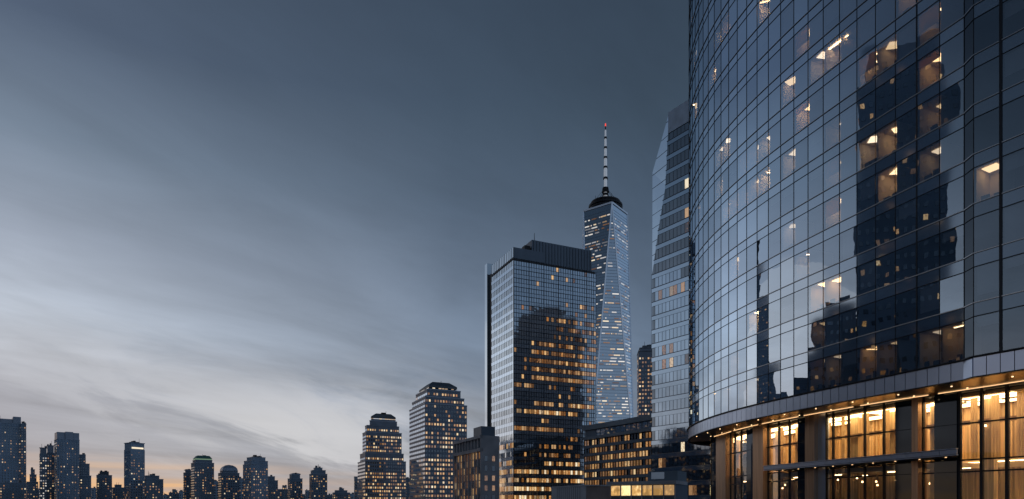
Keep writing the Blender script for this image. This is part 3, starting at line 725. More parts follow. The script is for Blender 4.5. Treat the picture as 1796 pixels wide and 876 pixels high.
def penthouse(fr, h, m='roof', name='penthouse', off=(0, 0)):
    def f(root, c, u, v, lu, lv, zb, z):
        b = MB(); a = (1 - fr) / 2; b.prism(ccw(rect(c, u, v, lu * (a + off[0]), lu * (1 - a + off[0]), lv * a, lv * (1 - a))), zb - .2, zb + h); b.build(name, mt[m], root)
        b = MB()
        for _ in range(3):
            p = add(add(c, u, lu * rnd.uniform(.3, .7)), v, lv * rnd.uniform(.3, .7)); s = rnd.uniform(1.5, 3.5); b.post(p[0], p[1], zb + h - .1, zb + h + rnd.uniform(1, 2.2), u, s, s)
        b.build('roof_plant', mt['black'], root)
    return f
def both(*fs):
    def f(*a):
        for x in fs: x(*a)
    return f
def hipped(spans, m='roof', lamp=None):
    """a truncated pyramid roof: (fraction of width at foot, at top, height)"""
    def f(root, c, u, v, lu, lv, zb, z):
        k0, k1, h = spans; r0 = ccw(rect(c, u, v, lu * (1 - k0) / 2, lu * (1 + k0) / 2, lv * (1 - k0) / 2, lv * (1 + k0) / 2)); r1 = ccw(rect(c, u, v, lu * (1 - k1) / 2, lu * (1 + k1) / 2, lv * (1 - k1) / 2, lv * (1 + k1) / 2))
        b = MB(); b.prism(r0, zb + 1.6, zb + h, 0, r1); rf = b.build('roof', mt[m], root)
        b = MB(); i0 = inset(r0, .8); b.prism(i0, zb - .2, zb + 1.6); b.build('lit_cornice', mt[lamp or 'roof'], rf)
        b = MB(); q = add(add(c, u, lu * .5), v, lv * .5); b.cyl(q[0], q[1], zb + h, zb + h + 2.5, .25, n=6); b.post(q[0] + 3, q[1], zb + h - .1, zb + h + 1, u, 4, 3); b.build('roof_plant', mt['black'], rf)
    return f
def mast(h, r=.5, n=1):
    def f(root, c, u, v, lu, lv, zb, z):
        q = add(add(c, u, lu * .5), v, lv * .5); b = MB(); b.cyl(q[0], q[1], zb - .2, zb + h, r, r * .4, 6); b.build('antenna', mt['black'], root)
    return f
def dome(fr, h):
    def f(root, c, u, v, lu, lv, zb, z):
        b = MB(); prev = None
        for t in range(4):
            k0 = fr * math.cos(t * .38); k1 = fr * math.cos((t + 1) * .38)
            R_ = lambda k: ccw(rect(c, u, v, lu * (1 - k) / 2, lu * (1 + k) / 2, lv * (1 - k) / 2, lv * (1 + k) / 2))
            b.prism(R_(k0), zb + h * math.sin(t * .38) / math.sin(1.52) - .1, zb + h * math.sin((t + 1) * .38) / math.sin(1.52), 0, R_(k1))
        b.build('domed_roof', mt['crown'], root)
    return f

GR = (.909, .417); GL = (-.417, .909)                        # the street grid of the middle distance

# ------------------------------------------------------------------ the tall tapering tower with the spire
def spire_tower():
    z = 934; cx, cyy = at(1062, z); half = 31.5; th = R(8)
    root = thing('tapering_spire_tower', 'tallest tower, tapering facets under a ringed white spire', 'skyscraper', cx, cyy)
    def rot(r, a): return (cx + r * math.sin(a + th), cyy - r * math.cos(a + th))
    Bz = [rot(half * math.sqrt(2), R(45 + 90 * k)) for k in range(4)]; Tz = [rot(half, R(90 * k)) for k in range(4)]   # T0 faces us
    zb, zt = 58, 414
    pb = MB(); pb.prism(ccw(Bz), 0, zb); pb.build('podium', mt['curtain2'], root)
    fac = []
    for k in range(4):
        b0, b1 = Bz[k - 1], Bz[k]                          # the foot under top corner k
        fac.append(((*b0, zb), (*b1, zb), (*Tz[k], zt)))    # standing triangle
        fac.append(((*Tz[k], zt), (*Tz[(k + 1) % 4], zt), (*b1, zb)))  # hanging triangle: T_k, T_k+1 over corner k
    gm_ = ('curtain2', 'spireglass')
    ed = MB(); lo = MB()
    lits = []; flo = MB()
    for j, f in enumerate(fac):
        P = [np.array(p) for p in f]; n = np.cross(P[1] - P[0], P[2] - P[0]); n /= np.linalg.norm(n); cen = sum(P) / 3
        if n @ (cen - np.array((cx, cyy, cen[2]))) < 0: n = -n; P = [P[0], P[2], P[1]]
        b = MB(); b.tri(*[tuple(p) for p in P]); b.build('glass_facet', mt['spireglass'], root)
        for a, c in ((0, 1), (1, 2), (2, 0)): ed.beam(tuple(P[a] + n * .2), tuple(P[c] + n * .2), 1.4, 1.4)
        front_ = n @ cen < 0
        for h in np.arange(zb + 3, zt - 8, 4.15):
            xs = []
            for a, c in ((0, 1), (1, 2), (2, 0)):
                if (P[a][2] - h) * (P[c][2] - h) < 0: t = (h - P[a][2]) / (P[c][2] - P[a][2]); xs.append(P[a] + (P[c] - P[a]) * t)
            if len(xs) < 2: continue
            A, Bq = xs[0], xs[1]; d = Bq - A; L = np.linalg.norm(d)
            if L < 3: continue
            d /= L
            flo.beam(tuple(A + n * .02 + d * .8), tuple(Bq + n * .02 - d * .8), .2, .35)
            y = (h - CAMH) / z * FP; y = HY - y
            dens = .0 if y < 392 else .42 if y < 432 else .30 if y < 470 else .12 if y < 500 else .24 if y < 570 else .40
            row = rnd.random() < .72
            x = 1.5
            while x < L - 3:
                w = rnd.choice((1.4, 2.5, 4, 6.5, 9)); w = min(w, L - 1.5 - x)
                if w > 1 and rnd.random() < dens * (2.0 if row else .25): lits.append((A + d * (x + w / 2) + n * .25 + np.array((0, 0, 1.6)), d, w, n, front_))
                x += w + rnd.choice((.8, 1.5, 3))
    ed.build('steel_edge', mt['steel'], root); flo.build('floor_band', mt['band'], root)
    lits.sort(key=lambda q: (q[4] and q[0][2] > 120, q[2]), reverse=True)
    def put(b, q, mi=0):
        c, d, w, n, _ = q; up = np.cross(d, n); up = up if up[2] > 0 else -up; e = d * w / 2; h = up * .75
        b.quad(tuple(c - e - h), tuple(c + e - h), tuple(c + e + h), tuple(c - e + h), mi)
    for q in lits[:100]:
        b = MB(); put(b, q); b.build('window', mt[rnd.choice(('litC', 'litW', 'litW', 'litD'))], root)
    b = MB(); [put(b, q, rnd.randrange(4)) for q in lits[100:]]; b.build('window', [mt['litC'], mt['litW'], mt['litW'], mt['litD']], root, kind='stuff')
    # parapet, ring and spire
    b = MB(); t2 = ccw(Tz)
    for k in range(4): b.beam((*t2[k], zt + .5), (*t2[(k + 1) % 4], zt + .5), 1.6, 2.4)
    b.build('parapet', mt['steel'], root)
    b = MB(); b.prism(t2, zt - .4, zt); b.build('roof', mt['roof'], root)
    rg = MB()
    for zz, h, ro in ((zt + 4, 2.6, 22.5), (zt + 8.2, 3.0, 22.5), (zt + 13.0, 2.2, 19.5)):
        N = 40
        for k in range(N):
            a, c = 2 * math.pi * k / N, 2 * math.pi * (k + 1) / N; rg.beam((cx + ro * math.cos(a), cyy + ro * math.sin(a), zz), (cx + ro * math.cos(c), cyy + ro * math.sin(c), zz), 2.2, h)
    for k in range(20):
        a = 2 * math.pi * k / 20; rg.beam((cx + 21.5 * math.cos(a), cyy + 21.5 * math.sin(a), zt), (cx + 20 * math.cos(a), cyy + 20 * math.sin(a), zt + 14), .8, .8)
    ring_ = rg.build('communication_ring', mt['black'], root)
    b = MB(); b.cyl(cx, cyy, zt - .2, zt + 13.5, 16.5, 15, 24); b.build('ring_deck', mt['black'], ring_)
    sp = MB(); zs = zt + 13.5; q_ = .765; ringb = MB()
    sp.cyl(cx, cyy, zs - .5, zs + 13.8, 3.1, 2.7, 12); sp.cyl(cx, cyy, zs + 13.8, zs + 35.2, 2.2, 2.1, 12)
    zz = [zs + 35.2, zs + 50.5, zs + 64.3, zs + 78.0, zs + 91.8]
    for j, a in enumerate(zz): sp.cyl(cx, cyy, a - (0 if j else .1), (zz[j + 1] if j < 4 else zs + 102.5), 2.5 - .3 * j, 2.3 - .3 * j, 12)
    sp.build('spire', mt['spireglow'], root)
    for a, r in ((zs + 10.7, 4.4), (zs + 15.3, 5.2), (zs + 19.1, 4.6), (zs + 33.7, 3.4), (zs + 49.0, 3.0), (zs + 62.7, 2.7), (zs + 76.5, 2.4), (zs + 90.3, 2.0)): ringb.cyl(cx, cyy, a, a + 2.6, r, r * .9, 14)
    ringb.build('spire_collar', mt['black'], root)
    b = MB(); b.cyl(cx, cyy, zs + 102.4, zs + 107.9, .8, .7, 8); b.build('spire_tip', mt['black'], root)
    b = MB(); b.cyl(cx, cyy, zs + 107.9, zs + 111.7, .95, .7, 8); b.build('red_beacon', mt['red'], root)
    b = MB()
    for k in range(6):
        a = 2 * math.pi * k / 6 + .3; b.beam((cx + 18 * math.cos(a), cyy + 18 * math.sin(a), zt + 13), (cx + 2 * math.cos(a), cyy + 2 * math.sin(a), zs + 20), .35, .35)
    for k in range(5):
        a = 2 * math.pi * k / 5; b.cyl(cx + 19 * math.cos(a), cyy + 19 * math.sin(a), zt + 13, zt + 19, .25, n=5)
    b.build('guy_cable', mt['black'], root)
mt['spireglass'] = coated('spire_tower_glass', (.085, .125, .18), (.76, .87, .97), .52, rough=.08, tilt=0, wave=.004, power=1.0)
mt['spireglow'] = principled('glowing_spire_cladding', (.82, .84, .88), .35, .3, var=0, emit=((.85, .92, 1), .17))  # faint emission stands in for floodlight on the white spire
spire_tower()

# ------------------------------------------------------------------ the flat roofed glass tower in the middle
def middle_tower():
    z = 320; c = at(901, z); u, v = GR, GL; lu = solve(c, u, 1045); lv = solve(c, v, 862.5)
    root = thing('flat_roofed_glass_tower', 'flat-roofed dark blue glass tower with amber floors, beside the stone block', 'office tower', *add(add(c, u, lu / 2), v, lv / 2))
    zt = hgt(451.5, z); zf = hgt(433.5, z)
    b = MB(); b.prism(ccw(rect(c, u, v, .25, lu - .25, .25, lv - .25)), 0, zt - .3); b.build('core_wall', mt['core'], root)
    W_ = Windows(); fl = MB(); fl2 = MB(); mu = MB()
    NF = 29; fh = (zt - 1) / NF; nR, nL = 34, 13
    rows = [(682, 0, .25, .8), (690, .3, .95, .35), (704, .25, .7, .85), (717, 0, 1, .75), (727, 0, .75, .95), (741, .3, .5, .4), (755, 0, .6, .9), (767, .6, .95, .4), (773, .3, .8, .7), (787, .3, .8, .5), (800, .3, .8, .6),
            (814, .35, .78, .95), (832, 0, 1, .9), (846, 0, 1, .88), (862, 0, 1, .9), (876, 0, 1, .9)]
    def dens(x, y):
        best = min(rows, key=lambda r: abs(r[0] - y))
        if abs(best[0] - y) < 8 and y > 672: return best[3] if best[1] <= x <= best[2] else .12
        if y < 480: return .02
        if y < 533: return .04
        if y < 560: return .05 if x < .6 else .35
        if y < 600: return .06 if x < .45 else .7
        return .12 if x < .22 else .82
    for k in range(NF):
        z0 = .5 + k * fh
        bandrow = rnd.random()
        for i in range(nR):
            x = (i + .5) / nR; p = add(c, u, lu * x); y = HY - FP * (z0 + fh / 2 - CAMH) / p[1]
            d = dens(x, y) * (1.0 if y > 672 else .6 + .8 * bandrow)
            m = mt[rnd.choice(('litA', 'litB', 'litC') if (y > 810 or 712 < y < 735) else ('litB', 'litE', 'litE', 'litD', 'litD'))] if rnd.random() < d else mt['curtain']
            W_.add((p[0], p[1], z0 + fh * .5), u, lu / nR * .88, fh * .46, m, True)
        pl = add(c, v, lv)
        for i in range(nL):
            p = add(pl, (-v[0], -v[1]), lv * (i + .5) / nL); y = HY - FP * (z0 + fh / 2 - CAMH) / p[1]
            d = .8 if (y > 810 or abs(y - 787) < 6) and 'x' else 0
            W_.add((p[0], p[1], z0 + fh * .5), (-v[0], -v[1]), lv / nL * .94, fh * .60, mt['litB'] if rnd.random() < d else mt['curtain2'], True)
        for P, Q, n in ((c, add(c, u, lu), (u[1], -u[0])), (pl, c, (-v[1], v[0]))):
            fl.beam((*add(P, n, -.05), z0), (*add(Q, n, -.05), z0), .5, fh * .40)
            fl2.beam((*add(P, n, -.13), z0 + fh * .2), (*add(Q, n, -.13), z0 + fh * .2), .6, .2)
    W_.build(root, 100, .1)
    for i in range(nR + 1):
        p = add(add(c, u, lu * i / nR), (u[1], -u[0]), .2); mu.post(p[0], p[1], 0, zt - .2, u, .08 if i % 6 else .28, .25)
    for i in range(nL + 1):
        p = add(add(c, v, lv * i / nL), (-v[1], v[0]), .2); mu.post(p[0], p[1], 0, zf, v, .09, .07)
    fl.build('spandrel_band', mt['spanD'], root); fl2.build('floor_band', mt['band'], root); mu.build('mullion', mt['mullion'], root)
    # upper left screen level with the roof, taller plant screen, recessed dark slot and lower wing at the far left
    b = MB(); b.prism(ccw(rect(c, u, v, .1, 16, .1, lv - .1)), zt - .3, zf); b.build('roof_screen', mt['louver'], root)
    b = MB(); pl = add(c, v, lv)
    for i in range(nL):
        p = add(add(pl, (-v[0], -v[1]), lv * (i + .04) / nL), (-v[1], v[0]), .12); q = add(add(pl, (-v[0], -v[1]), lv * (i + .96) / nL), (-v[1], v[0]), .12)
        b.quad((*p, zt + .2), (*q, zt + .2), (*q, zf - .2), (*p, zf - .2))
    b.build('parapet_glass', mt['curtain2'], root)
    a0 = solve(c, u, 934); a1 = solve(c, u, 1038.5); zp = hgt(420, add(c, u, a0)[1])
    b = MB(); b.prism(ccw(rect(c, u, v, a0, a1, .6, lv * .8)), zt - .3, zp); b.build('plant_screen', mt['louver'], root)
    b = MB(); 
    for i in range(20): p = add(add(c, u, a0 + (a1 - a0) * (i + .5) / 20), v, .5); b.post(p[0], p[1], zt, zp - .3, u, .1, .16)
    b.build('screen_fin', mt['mullion'], root)
    b = MB(); p = add(add(c, u, a0 + 2.5), v, 3); b.cyl(p[0], p[1], zp - .1, zp + 4.5, .18, .1, 6); p = add(add(c, u, a0 - 2), v, 3); b.post(p[0], p[1], zf - .2, zf + 2.5, u, 3, 3); b.build('antenna', mt['black'], root)
    s0 = add(c, v, lv)
    b = MB(); b.prism(ccw([add(s0, u, 1.2), add(add(s0, u, 8), v, 0), add(add(s0, u, 8), v, 6.5), add(add(s0, u, 1.2), v, 6.5)]), 0, zf - 3); b.build('recessed_slot', mt['black'], root)
    e0 = add(s0, v, 6.5); lw = solve(e0, v, 851.5); zw = hgt(504, add(e0, v, lw)[1])
    zw2 = hgt(462, e0[1])
    b = MB(); b.prism(ccw(rect(e0, u, v, .1, 12, 0, 3.2)), 0, zw2); b.build('side_pier', mt['curtain2'], root)
    b = MB(); b.prism(ccw(rect(e0, u, v, .5, lu, 3.2, lw)), 0, zw); b.build('side_wing', mt['curtain2'], root)
    b = MB()
    for i in range(7): p = add(add(e0, v, 3.2 + (lw - 3.2) * i / 6), u, .4); b.post(p[0], p[1], 0, zw + .5, v, .16, .2)
    for k in range(24): b.beam((*add(add(e0, v, 3.2), u, .3), zw - k * 4.2), (*add(add(e0, v, lw), u, .3), zw - k * 4.2), .1, .3)
    b.build('side_wing_frame', mt['band'], root)
middle_tower()

# ------------------------------------------------------------------ the chamfered glass tower behind the curve
def chamfered_tower():
    z = 220; c = at(1143, z); a = R(35); u = (math.sin(a), -math.cos(a)); L = 42; w = (math.cos(a), math.sin(a))
    root = thing('chamfered_glass_tower', 'pale glass tower with a slanting chamfered corner, beside the curved facade', 'office tower', *add(add(c, u, L / 2), w, 15))
    def on(px, py):                                          # a point of the main face under a photo point
        s = solve(c, u, px); p = add(c, u, s); return s, (p[0], p[1], hgt(py, p[1]))
    n = (-w[0], -w[1]); zt = hgt(199.6, on(1173, 200)[1][1]); far = lambda s, d: add(add(c, u, s), w, d)
    edge = [(1143, 890), (1144, 480), (1155, 402), (1167.5, 325), (1173, 199.6)]
    E = [on(*q) for q in edge]; hs = [0] + [e[1][2] for e in E[1:]]; es = [max(0, e[0]) for e in E]
    body = MB()
    # main face strips between successive edge heights
    for k in range(len(E) - 1):
        p0, p1 = add(c, u, es[k]), add(c, u, es[k + 1]); q = add(c, u, L)
        body.quad((*p0, hs[k]), (*q, hs[k]), (*q, hs[k + 1]), (*p1, hs[k + 1]))
    b0, b1 = far(0, 30), far(L, 30)
    body.quad((*far(L, 0), 0), (*b1, 0), (*b1, zt), (*far(L, 0), zt)); body.quad((*b1, 0), (*b0, 0), (*b0, zt), (*b1, zt))
    t0 = add(c, u, es[-1]); body.quad((*t0, zt), (*far(L, 0), zt), (*b1, zt), (*b0, zt), 0)
    body.build('wall', mt['darkglass'], root)
    # chamfer: from the slanting edge back to a far edge that leans out to the left as it comes down
    tl = at(1144.4, 222); hz = hgt(303, tl[1])
    ch = MB(); top = (*t0, zt); tip = (*add(c, u, es[1]), hs[1]); out = (*tl, hz); pts = [(*add(c, u, es[k]), hs[k]) for k in range(1, len(E))]
    for k in range(len(pts) - 1): ch.tri(pts[k], pts[k + 1], out)
    ch.build('chamfer_facet', mt['facet'], root)
    sd_ = MB(); low = (*at(1144.8, 227), hs[1] - 3); sd_.tri(tip, out, low); sd_.quad((*c, 0), tip, low, (*at(1144.8, 227), 0)); sd_.tri(low, out, (*b0, zt)); sd_.quad((*at(1144.8, 227), 0), low, (*b0, zt), (*b0, 0)); sd_.tri(out, top, (*b0, zt)); sd_.build('side_facet', mt['curtain'], root)
    W_ = Windows(); FH = 4.55; nb = 27; fl = MB(); mu = MB(); k = 0
    lits = {(512, 0, .22): .9, (508, .35, .95): .35, (399, .6, .8): .9, (382, .6, .8): .6, (352, .5, .8): .35, (328, .55, .8): .95, (455, .3, .6): .3, (628, .1, .9): .55, (606, .2, .9): .4, (648, .2, .8): .35, (708, .2, .7): .3, (560, .3, .9): .1,
            (797, .1, .9): .3, (820, .1, .9): .35, (845, .1, .6): .35, (855, .3, .9): .5, (868, .2, .9): .45, (785, .3, .8): .2}
    def smin(h): return float(np.interp(h, hs, es))
    bands = MB()
    while k * FH < zt - 6:
        z0 = k * FH + .4
        for i in range(nb):
            s = L * (i + .5) / nb; p = add(c, u, s)
            if s - L / nb / 2 < max(smin(z0), smin(z0 + FH)) - .05: continue
            y = HY - FP * (z0 + FH / 2 - CAMH) / p[1]; x = s / 24
            d = .006
            for (yy, x0, x1), q in lits.items():
                if abs(yy - y) < 9 and x0 <= x <= x1: d = max(d, q * .7)
            base = 'darkglass' if y < 500 else 'curtain2'
            m = mt[rnd.choice(('litE', 'litD', 'litC'))] if rnd.random() < d else mt['darkglass' if (y < 480 or y > 775) else 'chamf']  # bright and dark reflections by height are put into the pane tone
            W_.add((p[0], p[1], z0 + FH * .5), u, L / nb * .99, FH * .68, m, True)
        s = max(smin(z0), smin(z0 + .8)); P, Q = add(add(c, u, s), n, .1), add(add(c, u, L), n, .1)
        bands.beam((*P, z0), (*Q, z0), .25, FH * .30); fl.beam((*add(P, n, .15), z0 + FH * .16), (*add(Q, n, .15), z0 + FH * .16), .25, .16)
        k += 1
    W_.build(root, 100, .1); bands.build('floor_band', mt['chamf'], root); fl.build('sill_trim', mt['band'], root)
    for i in range(nb + 1):
        s = L * i / nb; top_ = zt
        if s < es[-1]: top_ = float(np.interp(s, es, hs)) if s > es[1] else hs[1]
        p = add(add(c, u, s), n, .14); mu.post(p[0], p[1], 0, top_ - .3, u, .06, .05)
    mu.build('mullion', mt['mullion'], root)
    cr = MB(); q0 = add(t0, n, .3); q1 = add(add(c, u, L), n, .3)
    cr.prism(ccw([q0, q1, far(L, 1), far(es[-1], 1)]), hgt(235, t0[1]), zt + .3); cr.build('crown', mt['crownblue'], root)
    for h in np.arange(hs[1] + 6, zt - 2, FH):
        A = np.array((*add(c, u, smin(h)), h))
        if h < hz: t = (h - hs[1]) / (hz - hs[1]); B = np.array(tip) + (np.array(out) - np.array(tip)) * t
        else: t = (h - hz) / (zt - hz); B = np.array(out) + (np.array(top) - np.array(out)) * t
        cf = MB(); cf.beam(tuple(A), tuple(B), .10, .12); cf.build('chamfer_line', mt['mullion'], root)   # the floor lines that run round the chamfer
mt['facet'] = coated('chamfer_facet_glass', (.05, .07, .10), (.78, .90, 1), .66, rough=.05, tilt=.006, wave=.012)
mt['crownblue'] = principled('blue_grey_crown_panel', (.36, .47, .60), .5, .1)
mt['chamf'] = coated('pale_blue_glass', (.03, .045, .065), (.66, .83, 1), .46, rough=.05, tilt=.010, wave=.012)
chamfered_tower()

# ------------------------------------------------------------------ stone block, office range and low pavilion at the foot of the towers
def stone_block():
    z = 230; c = at(843, z); u, v = GR, GL; lu = 7.0; lv = solve(c, v, 794.5)
    root = thing('stone_office_block', 'grey stone office block with tall narrow windows, left of the middle glass tower', 'building', *add(add(c, u, lu / 2), v, lv / 2))
    zt = hgt(763.5, z)
    W_ = Windows(); m = MB(); pl = add(c, v, lv); d = (-v[0], -v[1]); n = (d[1], -d[0])
    m.prism(ccw(rect(c, u, v, .9, lu, .5, lv)), 0, zt - .4); m.build('wall', mt['stone'], root)
    nb = 9; piers = MB(); z1 = zt - 5.4
    for i in range(nb + 1):
        p = add(add(pl, d, .6 + (lv - 1.2) * i / nb), (-n[0], -n[1]), .45); piers.post(p[0], p[1], 0, zt - .3, d, .8, .6)
    for zz, h in ((zt - .5, 1.0), (zt - 5.0, 1.1)): piers.beam((*add(pl, n, -.35), zz), (*add(c, n, -.35), zz), 1.2, h)
    piers.prism(ccw(rect(c, u, v, 0, lu, 0, .55)), 0, zt - .05)
    piers.build('stone_pier', mt['stone'], root)
    for i in range(nb):
        p = add(add(pl, d, .6 + (lv - 1.2) * (i + .5) / nb), n, -.78)
        W_.add((p[0], p[1], zt - 2.75), d, 1.75, 3.0, mt['darkwin'])
        for k in range(9):
            zz = z1 - 1.4 - k * 2.5
            if zz < 1: break
            W_.add((p[0], p[1], zz), d, 1.8, 2.2, mt[rnd.choice(('litB', 'litB', 'litD', 'litA'))] if rnd.random() < .62 else mt['ribbon'])
    for i in range(2):
        for k in range(6): p = add(c, u, 2 + i * 2.8); W_.add((p[0], p[1], zt - 8 - k * 3.4), u, 1.0, 1.8, mt['litD'] if rnd.random() < .3 else mt['darkwin'])
    W_.build(root, 100, .1)
    b = MB(); p0 = solve(c, v, 825); b.prism(ccw(rect(c, u, v, 1.2, lu - .5, 2.5, p0)), zt - .5, hgt(749, z) + .6); b.build('roof_plant', mt['louver'], root)
stone_block()
def office_range():
    a = R(31); c = at(1043, 302); u = (math.sin(a), -math.cos(a)); L = 48; w = (math.cos(a), math.sin(a)); n = (-w[0], -w[1])
    root = thing('long_office_range', 'long low office building with rows of amber windows, under the spire tower', 'building', *add(add(c, u, L / 2), w, 12))
    zt = hgt(745, 302); m = MB(); c0 = add(c, u, -8); m.prism(ccw([add(c0, n, -.6), add(add(c, u, L), n, -.6), add(add(c, u, L), w, 24), add(c0, w, 24)]), 0, zt - .2); m.build('wall', mt['darkwall'], root)
    W_ = Windows(); bd = MB(); nb = 30; nf = 9; fh = (zt - 6.5) / nf
    at_ = MB(); at_.beam((*add(c0, n, .1), zt - 1.0), (*add(add(c, u, L), n, .1), zt - 1.0), 1.2, 2.2); at_.beam((*add(c0, n, .2), zt - 5.9), (*add(add(c, u, L), n, .2), zt - 5.9), 1.4, 1.2); at_.build('cornice', mt['greywall'], root)
    for i in range(14): p = add(add(c, u, (i + .5) * L / 14), n, -.6); W_.add((p[0], p[1], zt - 3.7), u, L / 14 * .8, 2.6, mt['ribbon'])
    for k in range(nf):
        z0 = k * fh
        for i in range(nb):
            p = add(add(c0, u, (i + .5) * (L + 8) / nb), n, -.5); q = .85 if k < 7 else .65
            W_.add((p[0], p[1], z0 + fh * .6), u, (L + 8) / nb * .82, fh * .58, mt[rnd.choice(('litA', 'litB', 'litA', 'litD', 'litD'))] if rnd.random() < q else mt['darkwin'])
        bd.beam((*add(c0, n, -.2), z0 + fh * .10), (*add(add(c, u, L), n, -.2), z0 + fh * .10), .8, fh * .34)
    bd.build('floor_band', mt['darkwall'], root); W_.build(root, 100, .08)
    b = MB()
    for i in range(nb + 1): p = add(add(c0, u, i * (L + 8) / nb), n, -.3); b.post(p[0], p[1], 0, zt - 6, u, .22, .5)
    b.build('mullion', mt['mullion'], root)
office_range()
def pavilion():
    z = 150; c = at(1028, z); u, v = GR, GL; lu, lv = solve(c, u, 1070), solve(c, v, 968)
    root = thing('low_service_block', 'low blank grey block with a flat roof, in front of the flat-roofed glass tower', 'building', *add(add(c, u, lu / 2), v, lv / 2))
    zt = hgt(850.5, z); b = MB(); b.prism(ccw(rect(c, u, v, 0, lu, 0, lv)), 0, zt - .3); b.build('wall', mt['brownstone'], root)
    b = MB(); pl = add(c, v, lv); b.prism(ccw([add(pl, u, -.12), add(c, u, -.12), add(c, u, .1), add(pl, u, .1)]), 1.9, zt - .25); b.build('side_cladding', mt['concrete'], root)
    b = MB(); b.prism(ccw(rect(c, u, v, -.3, lu + .1, -.3, lv + .2)), zt - .3, zt); b.build('roof', mt['concrete'], root)
    b = MB(); p = add(add(c, u, lu * .35), v, -.1); b.post(p[0], p[1], 0, 2.6, u, 1.6, .3); p = add(add(c, u, lu * .75), v, -.1); b.post(p[0], p[1], 0, 2.8, u, .8, .3); b.build('door', mt['black'], root)
    b = MB(); p = add(pl, v, -3); q = add(c, v, 2.5)
    for t in np.linspace(0, 1, 12): x = (p[0] + (q[0] - p[0]) * t, p[1] + (q[1] - p[1]) * t); b.post(x[0] - u[0] * .14, x[1] - u[1] * .14, 2.0, zt - .4, v, .06, .06)
    b.build('panel_joint', mt['mullion'], root)
    # lit pavilion
    c2 = at(1071, 172); a = R(58); u2 = (math.sin(a), -math.cos(a)); w2 = (math.cos(a), math.sin(a)); n2 = (-w2[0], -w2[1]); L = 17
    r2 = thing('lit_glass_pavilion', 'low pavilion with a row of bright amber windows under a pale flat roof', 'building', *add(add(c2, u2, L / 2), w2, 5))
    z1 = hgt(848, 172); b = MB(); b.prism(ccw([c2, add(c2, u2, L), add(add(c2, u2, L), w2, 10), add(c2, w2, 10)]), 0, z1 - .5); b.build('wall', mt['darkwall'], r2)
    b = MB(); b.prism(ccw([add(add(c2, u2, -.8), n2, .9), add(add(c2, u2, L + .5), n2, .9), add(add(c2, u2, L), w2, 10), add(c2, w2, 10)]), z1 - .5, z1 + .35); b.build('roof', mt['concrete'], r2)
    W_ = Windows()
    for i in range(6):
        p = add(c2, u2, (i + .5) * L / 6); W_.add((p[0], p[1], z1 - 1.95), u2, L / 6 * .86, 2.5, mt['litP']); W_.add((p[0], p[1], 1.6), u2, L / 6 * .8, 1.7, mt['litB'] if i % 2 else mt['darkwin'])
    W_.build(r2, 100, .1)
    b = MB()
    for i in range(7): p = add(add(c2, u2, i * L / 6), n2, .12); b.post(p[0], p[1], 0, z1 - .5, u2, .28, .3)
    for zz in (3.4, 2.9): b.beam((*add(c2, n2, .12), zz), (*add(add(c2, u2, L), n2, .12), zz), .3, .3)
    b.build('mullion', mt['concrete'], r2)
    b = MB(); p = add(c2, u2, L * .55); b.prism(ccw([add(p, w2, 2), add(add(c2, u2, L), w2, 2), add(add(c2, u2, L), w2, 9), add(p, w2, 9)]), z1 + .3, hgt(826, 165)); up = b.build('upper_box', mt['greywall'], r2)
    b = MB(); q0 = add(p, u2, 1.2); q = add(add(p, w2, 1.95), u2, 2.6); b.post(q[0], q[1], z1 + .9, z1 + 2.6, u2, 3.4, .2); b.build('window', mt['ribbon'], up)
pavilion()
tower_block('dark_stepped_tower', 'dark tower with a stepped top between the spire tower and the chamfered tower', None, 640, 1120, [(1117.5, 0, 1150, 616), (1120, 0, 1150, 610), (1126, 0, 1146, 606)], 'granite', lights=.62, bw=2.6, fh=3.8, ww=1.5, wh=1.7, limit=80, crown='roof')

